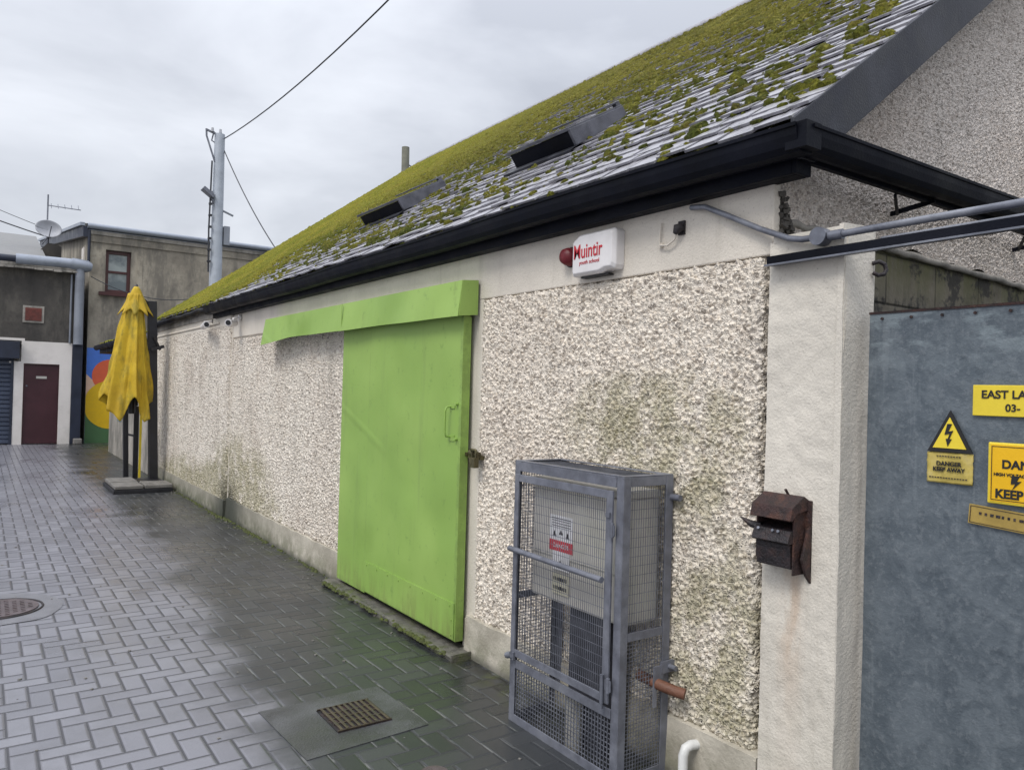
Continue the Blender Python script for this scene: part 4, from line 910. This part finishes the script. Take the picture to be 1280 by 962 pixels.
mb = MB(); mb.box((2.0, 12.52, .06), (2.36, 13.04, .09)); obj('slab', mb, M['blackwood'], bs, bevel=.006, label='dark base plate under the mast')
st = thing('folded_trestle', (2.1, 13.9, 0), 'narrow black metal stand with yellow strip behind umbrella mast', 'stand')
mb = MB(); mb.bar((1.97, 13.6, 0), (1.93, 13.6, 1.25), .10, .07); mb.bar((2.09, 13.5, 0), (2.08, 13.5, 1.2), .06, .07)
mb.bar((1.93, 13.6, .75), (2.09, 13.5, .72), .04, .03)
obj('posts', mb, M['blackwood'], st)
mb = MB(); mb.box((2.13, 13.45, .05), (2.16, 13.48, 1.05)); obj('strip', mb, M['yellow_sign'], st)

# ------------------------------------------------------------------ low building beyond the shed
low = thing('lean_to_building', (3.0, 16.8, 0), 'low grey dirty lean-to with mossy eave beyond the shed', 'building')
mb = MB(); mb.box((2.42, 14.35, 0), (4.8, 19.3, 2.35)); obj('wall', mb, M['render_low'], low)
mb = MB(); mb.prism([(2.2, 2.40), (4.9, 3.2), (4.9, 3.12), (2.2, 2.32)], 1, 14.2, 19.5); obj('roof', mb, M['slate'], low)
mb = MB()
def f(u, v):
    y = 14.2 + 5.3 * u; x = 2.18 + 2.5 * v; return (x, y, 2.405 + (x - 2.2) * .297 + .05 * mnoise.noise((x * 5, y * 5, 0)) + .02)
mb.grid(f, 90, 40); o = obj('moss', mb, M['moss'], low); o['kind'] = 'stuff'
mb = MB(); mb.tube([(2.14, y, 2.33 + .02 * mnoise.noise((y * 3, 0, 0))) for y in np.linspace(14.2, 19.5, 20)], .06, 8); mb.box((2.2, 14.25, 2.2), (2.42, 19.45, 2.33)); obj('gutter', mb, M['black'], low)
mb = MB(); mb.box((2.412, 17.5, .75), (2.419, 18.0, 1.35)); M['teal'] = simple('faded_teal_paint', (.12, .22, .24), .6); obj('painted_patch', mb, M['teal'], low)

# ------------------------------------------------------------------ end buildings
AY = 21.8
A = thing('end_shop_building', (0, AY, 0), 'dark upper white lower building with maroon door closing the lane', 'building')
mb = MB(); mb.box((-6, AY, 2.42), (2.02, AY + 9, 4.3)); obj('upper_wall', mb, M['render_dark'], A)
mb = MB(); mb.box((.86, AY - .02, 1.96), (1.86, AY + .2, 2.50)); mb.box((.56, AY - .02, 1.96), (.86, AY + .2, 2.0)); mb.box((.66, AY - .02, 0), (.855, AY + .2, 1.96)); mb.box((1.60, AY - .02, 0), (1.86, AY + .2, 1.96))
mb.box((-6, AY - .02, 2.50), (.86, AY + .2, 2.56)); mb.box((.80, AY - .022, 1.97), (.862, AY + .2, 2.55)); mb.box((-6, AY + .2, 0), (1.9, AY + 8.9, 2.42))
obj('lower_wall', mb, M['white_wall'], A)
mb = MB()
z = 0.02
while z < 2.1: mb.prism([(AY + .04, z), (AY + .02, z + .02), (AY + .02, z + .085), (AY + .04, z + .1), (AY + .07, z + .1), (AY + .07, z)], 0, -2.4, .60); z += .105
sh = obj('roller_shutter', mb, M['blue_shutter'], A)
mb = MB(); mb.box((-2.5, AY - .22, 2.06), (.76, AY + .19, 2.47)); obj('shutter_box', mb, M['navypaint'], sh, bevel=.01)
mb = MB(); mb.box((.60, AY - .03, 0), (.655, AY + .1, 2.05)); obj('guide_rail', mb, M['navypaint'], sh)
mb = MB(); mb.box((.875, AY + .03, .02), (1.585, AY + .08, 1.93)); dd = obj('door', mb, M['maroon'], A)
mb = MB(); mb.box((.857, AY + .0, 0), (.873, AY + .1, 1.958)); mb.box((1.587, AY + .0, 0), (1.598, AY + .1, 1.958)); mb.box((.873, AY + .0, 1.932), (1.587, AY + .1, 1.958)); obj('frame', mb, M['maroon_frame'], dd)
mb = MB(); mb.box((1.12, AY + .02, 1.60), (1.34, AY + .028, 1.66)); obj('nameplate', mb, M['meter'], dd)
mb = MB(); mb.tube([(.93, AY + .03, 1.42), (.93, AY + .01, 1.42)], .02, 10); obj('lock', mb, M['galv'], dd)
mb = MB(); mb.box((1.865, AY - .05, 0), (2.09, AY + .3, 2.47)); obj('corner_pilaster', mb, M['navypaint'], A, bevel=.01)
mb = MB(); mb.box((.80, AY - .02, 2.95), (1.24, AY - .001, 3.36)); v_ = obj('air_vent', mb, M['render_low'], A)
mb = MB(); mb.box((.85, AY - .03, 3.0), (1.19, AY - .021, 3.31))
for k in range(8): mb.box((.86, AY - .036, 3.02 + k * .035), (1.18, AY - .0305, 3.035 + k * .035))
obj('grille', mb, M['terracotta'], v_)
mb = MB(); mb.box((-6, AY - .16, 4.24), (2.02, AY - .001, 4.30)); mb.box((-6, AY - .17, 4.30), (1.98, AY - .02, 4.36)); 
x = -6
while x < 2.0: mb.box((x, AY - .2, 4.22 + random.uniform(-.01, .02)), (x + .18, AY - .17, 4.28)); x += .2
obj('eave_trim', mb, M['render_low'], A)
mb = MB(); mb.tube([(.62, AY - .12, 4.44), (1.95, AY - .12, 4.46)], .13, 12); mb.tube([(1.78, AY - .12, 4.46), (2.12, AY - .12, 4.43), (2.2, AY - .1, 4.42)], [.15, .15, .11], 12); obj('gutter', mb, M['zinc'], A)
mb = MB(); mb.tube([(-6, AY - .12, 4.42), (.62, AY - .12, 4.44)], .09, 12); obj('gutter', mb, M['navypaint'], A, label='dark plain stretch of gutter')
mb = MB(); mb.tube([(1.96, AY - .12, 4.4), (1.965, AY - .12, 4.2), (1.97, AY - .13, 2.47)], .105, 12); mb.tube([(1.80, AY - .04, 4.2), (1.80, AY - .04, 2.5)], .025, 8); obj('drainpipe', mb, M['pipegrey'], A)
mb = MB(); mb.prism([(AY - .1, 4.42), (AY + 6, 6.0), (AY + 6, 5.9), (AY - .1, 4.32)], 0, -6, 1.3); obj('roof', mb, M['farroof'], A)
# taller building behind
BY = 22.0
B = thing('tall_rendered_building', (5, BY, 0), 'taller stained brown rendered building with small maroon window', 'building')
mb = MB(); mb.box((2.20, BY, 2.42), (2.5, BY + .3, 5.30)); mb.box((2.5, BY, 2.42), (9.5, BY + .3, 3.87)); mb.box((2.5, BY, 3.87), (2.56, BY + .3, 4.96)); mb.box((3.15, BY, 3.87), (9.5, BY + .3, 4.96)); mb.box((2.5, BY, 4.96), (9.5, BY + .3, 5.30))
mb.box((2.20, BY + .3, 0), (2.4, BY + 18, 5.3)); mb.prism([(BY + .3, 5.3), (BY + 18, 5.3), (BY + 18, 7.6), (BY + .3, 5.42)], 0, 2.20, 2.4); mb.box((9.3, BY + .3, 0), (9.5, BY + 18, 5.3)); mb.box((2.2, BY, 0), (9.5, BY + .3, 2.42))
mb.box((3.3, BY - .012, 2.5), (3.42, BY - .001, 5.25)); mb.box((2.20, BY - .03, 5.12), (9.5, BY - .001, 5.30))
obj('wall', mb, M['render_brown'], B)
mb = MB(); wy = BY + .1
mb.box((2.5605, wy, 3.875), (2.64, wy + .08, 4.955)); mb.box((3.07, wy, 3.875), (3.149, wy + .08, 4.955)); mb.box((2.64, wy, 4.87), (3.07, wy + .08, 4.955)); mb.box((2.64, wy, 3.875), (3.07, wy + .08, 3.95)); mb.box((2.64, wy - .01, 4.38), (3.07, wy + .07, 4.44))
wn = obj('window', mb, M['maroon_frame'], B, bevel=.006)
mb = MB(); mb.box((2.64, wy + .04, 3.95), (3.07, wy + .05, 4.38)); obj('pane', mb, M['glass'], wn, label='lower sash pane'); mb = MB(); mb.box((2.64, wy + .04, 4.44), (3.07, wy + .05, 4.87)); obj('pane', mb, M['glass'], wn, label='upper sash pane')
mb = MB(); mb.box((2.42, BY - .10, 3.78), (3.28, BY + .1, 3.868)); obj('sill', mb, M['maroon_frame'], wn)
mb = MB(); mb.tube([(2.12, BY - .1, 5.50), (9.6, BY - .1, 5.50)], .07, 10); mb.box((2.1, BY - .05, 5.40), (9.6, BY + .0, 5.56)); obj('gutter', mb, M['zinc'], B, bevel=0)
mb = MB(); mb.box((2.16, BY - .06, 5.305), (9.55, BY - .001, 5.40)); obj('fascia_board', mb, M['render_low'], B)
mb = MB(); mb.prism([(BY - .05, 5.56), (BY + 18.2, 7.85), (BY + 18.2, 7.72), (BY - .05, 5.42)], 0, 2.05, 9.6); obj('roof', mb, M['farroof'], B)
mb = MB(); mb.prism([(BY - .06, 5.48), (BY + 18.2, 7.75), (BY + 18.2, 7.48), (BY - .06, 5.22)], 0, 2.03, 2.15); obj('verge_board', mb, M['navypaint'], B)
mb = MB(); mb.prism([(BY - .08, 5.57), (BY + 18.2, 7.85), (BY + 18.2, 7.76), (BY - .08, 5.49)], 0, 1.96, 2.06); obj('verge_gutter', mb, M['zinc'], B)
mb = MB(); mb.tube([(2.17, BY - .05, 5.4), (2.17, BY - .05, 4.45)], .035, 8); obj('drainpipe', mb, M['navypaint'], B)
mb = MB(); mb.box((2.168, BY + 1.2, 4.75), (2.199, BY + 1.7, 5.15)); obj('wall_box', mb, M['white_wall'], B)
# mural at ground level
my = BY - .006
mb = MB(); mb.box((2.205, my - .004, .0), (4.2, my, 2.42), 0); mb2 = mb
def disk(cx, cz, r, y, mi):
    n = 40; pts = []
    for k in range(n):
        a = 2 * PI * k / n; pts.append((max(2.206, cx + r * math.cos(a)), cz + r * math.sin(a)))
    mb.prism(pts, 1, y, y + .002, mi)
mb.prism([(2.206, 1.75), (2.45, 1.5), (2.7, .9), (2.206, .7)], 1, my - .008, my - .005, 2)
disk(2.75, 1.72, .42, my - .012, 1); disk(2.78, .98, .62, my - .016, 3)
mb.prism([(2.206, .0), (4.19, .0), (4.19, .35), (3.0, .35), (2.6, .48), (2.206, .78)], 1, my - .0105, my - .0085, 4)
obj('mural', mb, [M['m_blue'], M['m_orange'], M['m_peach'], M['m_yellow'], M['m_green']], B, label='painted blue orange yellow and green mural of plain rounded shapes')
mb = MB(); mb.box((1.93, AY - .22, 0), (2.12, AY - .06, .14)); tag(obj('rubble_block', mb, M['slab'], origin=(2.02, AY - .14, 0), bevel=.02), 'small pale block on the ground at foot of navy pilaster', 'block')
# chimney with dish and aerial
mb = MB(); mb.prism([(.9, 4.7), (1.75, 4.7), (1.75, 5.25), (1.62, 5.32), (1.42, 5.32)], 1, 24.4, 25.4); tag(obj('chimney_stack', mb, M['render_dark'], origin=(1.4, 24.9, 4.7)), 'squat dark chimney stack behind the end shop roof', 'chimney')
t = thing('satellite_dish', (1.43, 24.6, 5.3), 'round grey satellite dish on the squat chimney at left', 'satellite dish')
mb = MB(); dc = Vector((1.43, 24.4, 5.72)); nrm = Vector((.15, -1, .25)).normalized(); a_ = nrm.cross(Vector((0, 0, 1))).normalized(); b_ = a_.cross(nrm)
mb.grid(lambda u, v: dc + (a_ * math.cos(u * 2 * PI) * 1.1 + b_ * math.sin(u * 2 * PI) * .85) * .29 * v - nrm * .10 * (1 - v * v), 32, 8); o = obj('reflector', mb, M['dish'], t); md = o.modifiers.new('t', 'SOLIDIFY'); md.thickness = .012
mb = MB(); mb.tube([(1.43, 24.6, 5.3), (1.43, 24.55, 5.7)], .03, 8); mb.tube([dc - b_ * .25, dc + nrm * .3 - b_ * .05], .012, 6); mb.tube([(1.3, 24.6, 5.3), (1.42, 24.5, 5.5)], .015, 6); obj('mount', mb, M['galv'], t)
t = thing('tv_aerial', (1.5, 24.9, 5.3), 'thin television aerial standing just behind the satellite dish', 'aerial')
mb = MB(); mb.tube([(1.42, 24.9, 5.3), (1.42, 24.9, 6.75)], .02, 6); mb.tube([(1.42, 24.9, 6.45), (2.2, 24.6, 6.38)], .014, 6)
for k in range(5): x = 1.5 + k * .16; mb.tube([(x, 24.9 - (x - 1.42) * .38 - .1, 6.36), (x, 24.9 - (x - 1.42) * .38 + .1, 6.52)], .008, 4)
obj('mast', mb, M['galv'], t)

# ------------------------------------------------------------------ poles and wires
pb, pt = Vector((5.0, 20.9, 0)), Vector((4.99, 20.85, 8.15))
pole = thing('utility_pole', pb, 'tall pale grey utility pole with floodlight rising behind the shed', 'pole')
mb = MB(); mb.tube([pb, pb.lerp(pt, .5), pt], [.19, .16, .13], 16); obj('shaft', mb, M['polegrey'], pole)
mb = MB(); mb.bar(pt + Vector((-.34, -.02, .05)), pt + Vector((.05, 0, -.05)), .04, .05); mb.tube([pt + Vector((-.34, 0, .08)), pt + Vector((-.33, 0, -.1)), pt + Vector((-.12, -.05, -.75))], .025, 6)
mb.tube([pt + Vector((-.15, 0, .05)), pt + Vector((-.2, 0, -.2)), pt + Vector((0, 0, -.3))], .02, 6); obj('crossarm', mb, M['galv'], pole)
for dx_ in (-.2, .0): mb = MB(); mb.tube([pt + Vector((dx_, -.05, .02)), pt + Vector((dx_, -.05, .12))], [.04, .03], 8); obj('insulator', mb, M['dish'], pole)
mb = MB(); lp = Vector((4.72, 20.75, 6.55)); rm = Matrix.Translation(lp) @ Matrix.Rotation(math.radians(35), 4, 'Y'); mb.box((-.17, -.12, -.05), (.17, .12, .05), 0, rm); mb.bar(lp, (4.95, 20.8, 6.2), .05, .05); obj('floodlight', mb, M['galv'], pole, bevel=.01)
mb = MB(); mb.box((5.15, 20.75, 5.25), (5.30, 20.9, 5.75)); obj('junction_box', mb, M['pipegrey'], pole, bevel=.01); mb = MB(); mb.bar((5.1, 20.8, 6.15), (5.38, 20.8, 6.05), .05, .04); obj('side_bracket', mb, M['pipegrey'], pole)
mb = MB(); mb.tube([(4.80, 20.78, 7.4), (4.78, 20.78, 6.2), (4.77, 20.78, 5.6), (4.79, 20.78, 4.5)], .022, 6)
for k in range(7): mb.box((4.75, 20.72, 4.75 + k * .3), (4.83, 20.80, 4.80 + k * .3))
obj('riser_cable', mb, M['cable'], pole)
mb = MB(); mb.tube([(11.8, 23.4, 0), (11.7, 23.45, 9.85)], [.16, .13], 12); w2 = obj('wooden_pole', mb, M['wood'], origin=(11.8, 23.4, 0)); tag(w2, 'weathered wooden pole top showing above the mossy roof ridge', 'pole')
mb = MB(); mb.tube([(11.73, 23.4, 9.3), (12.4, 23.3, 8.9)], .02, 5); mb.tube([(11.73, 23.4, 8.9), (11.5, 23.3, 8.8)], .02, 5); o = obj('step_iron', mb, M['iron'], w2)
def wire(name, a, b, sag, r, label):
    mb = MB(); mb.tube(catenary(a, b, sag), r, 6); tag(obj(name, mb, M['cable'], origin=a), label, 'cable')
wire('overhead_cable', pt + Vector((.1, 0, -.1)), (5.15, -2, 9.4), .92, .014, 'overhead cable running from utility pole top towards the viewer')
wire('service_cable', pt + Vector((.1, 0, -.35)), (5.72, 18.0, 4.75), .15, .014, 'service cable dropping from utility pole to the mossy roof')
wire('thick_service_cable', (-9, 20, 9.2), (1.35, 25, 5.6), .5, .016, 'thicker of the two cables entering at left to the chimney')
wire('thin_service_cable', (-9, 20, 10.0), (1.43, 25, 5.8), .5, .008, 'thinner upper cable entering at left to the chimney')
wire('wall_cable', (2.2, AY - .1, 4.2), (5.0, 20.7, 3.95), .35, .012, 'slack black cable slung across the brown rendered wall')
for (nm, yy, zz) in (): pass

# ------------------------------------------------------------------ sky and light
w = bpy.data.worlds.new('World'); S.world = w; w.use_nodes = True; nt = w.node_tree; N = nt.nodes; L = nt.links
EL, AZ = math.radians(52), math.radians(250)       # sun direction: azimuth measured from +Y clockwise
sky = N.new('ShaderNodeTexSky'); sky.sky_type = 'NISHITA'; sky.sun_disc = False; sky.sun_elevation = EL; sky.sun_rotation = AZ; sky.air_density = 1.4; sky.dust_density = 3
tc = N.new('ShaderNodeTexCoord'); mp = N.new('ShaderNodeMapping'); mp.inputs['Scale'].default_value = (1, 1, 2.6); L.new(tc.outputs['Generated'], mp.inputs[0])
n1 = N.new('ShaderNodeTexNoise'); n1.inputs['Scale'].default_value = 2.3; n1.inputs['Detail'].default_value = 6; n1.inputs['Roughness'].default_value = .5; n1.inputs['Distortion'].default_value = .3; L.new(mp.outputs[0], n1.inputs['Vector'])
cr = N.new('ShaderNodeValToRGB'); L.new(n1.outputs['Fac'], cr.inputs[0])
SK = 9.1
cr.color_ramp.elements[0].position = .36; cr.color_ramp.elements[0].color = (.52 , .545 , .61, 1)
cr.color_ramp.elements[1].position = .66; cr.color_ramp.elements[1].color = (.88, .91, .98, 1)
sx_ = N.new('ShaderNodeSeparateXYZ'); L.new(tc.outputs['Generated'], sx_.inputs[0])
mr = N.new('ShaderNodeMapRange'); mr.interpolation_type = 'SMOOTHSTEP'; L.new(sx_.outputs['Z'], mr.inputs['Value'])
mr.inputs['From Min'].default_value = .25; mr.inputs['From Max'].default_value = .95; mr.inputs['To Min'].default_value = SK; mr.inputs['To Max'].default_value = SK * 2.3
vm = N.new('ShaderNodeVectorMath'); vm.operation = 'SCALE'; L.new(cr.outputs[0], vm.inputs[0]); L.new(mr.outputs[0], vm.inputs['Scale'])
mx = N.new('ShaderNodeMix'); mx.data_type = 'RGBA'; mx.inputs[0].default_value = .88; L.new(sky.outputs[0], mx.inputs[6]); L.new(vm.outputs[0], mx.inputs[7])
bg = N['Background']; bg.inputs['Strength'].default_value = .1; L.new(mx.outputs[2], bg.inputs['Color'])
sun = bpy.data.lights.new('sun', 'SUN'); sun.energy = 1.5; sun.angle = math.radians(22); sun.color = (1, .96, .90)
so = bpy.data.objects.new('sun', sun); C.objects.link(so)
d = Vector((math.sin(AZ) * math.cos(EL), math.cos(AZ) * math.cos(EL), math.sin(EL))); so.rotation_euler = d.to_track_quat('Z', 'Y').to_euler()
S.view_settings.view_transform = 'Standard'; S.view_settings.look = 'None'; S.view_settings.gamma = 1; S.view_settings.use_curve_mapping = False
S.view_settings.exposure = 0.25
S.render.engine = 'CYCLES'
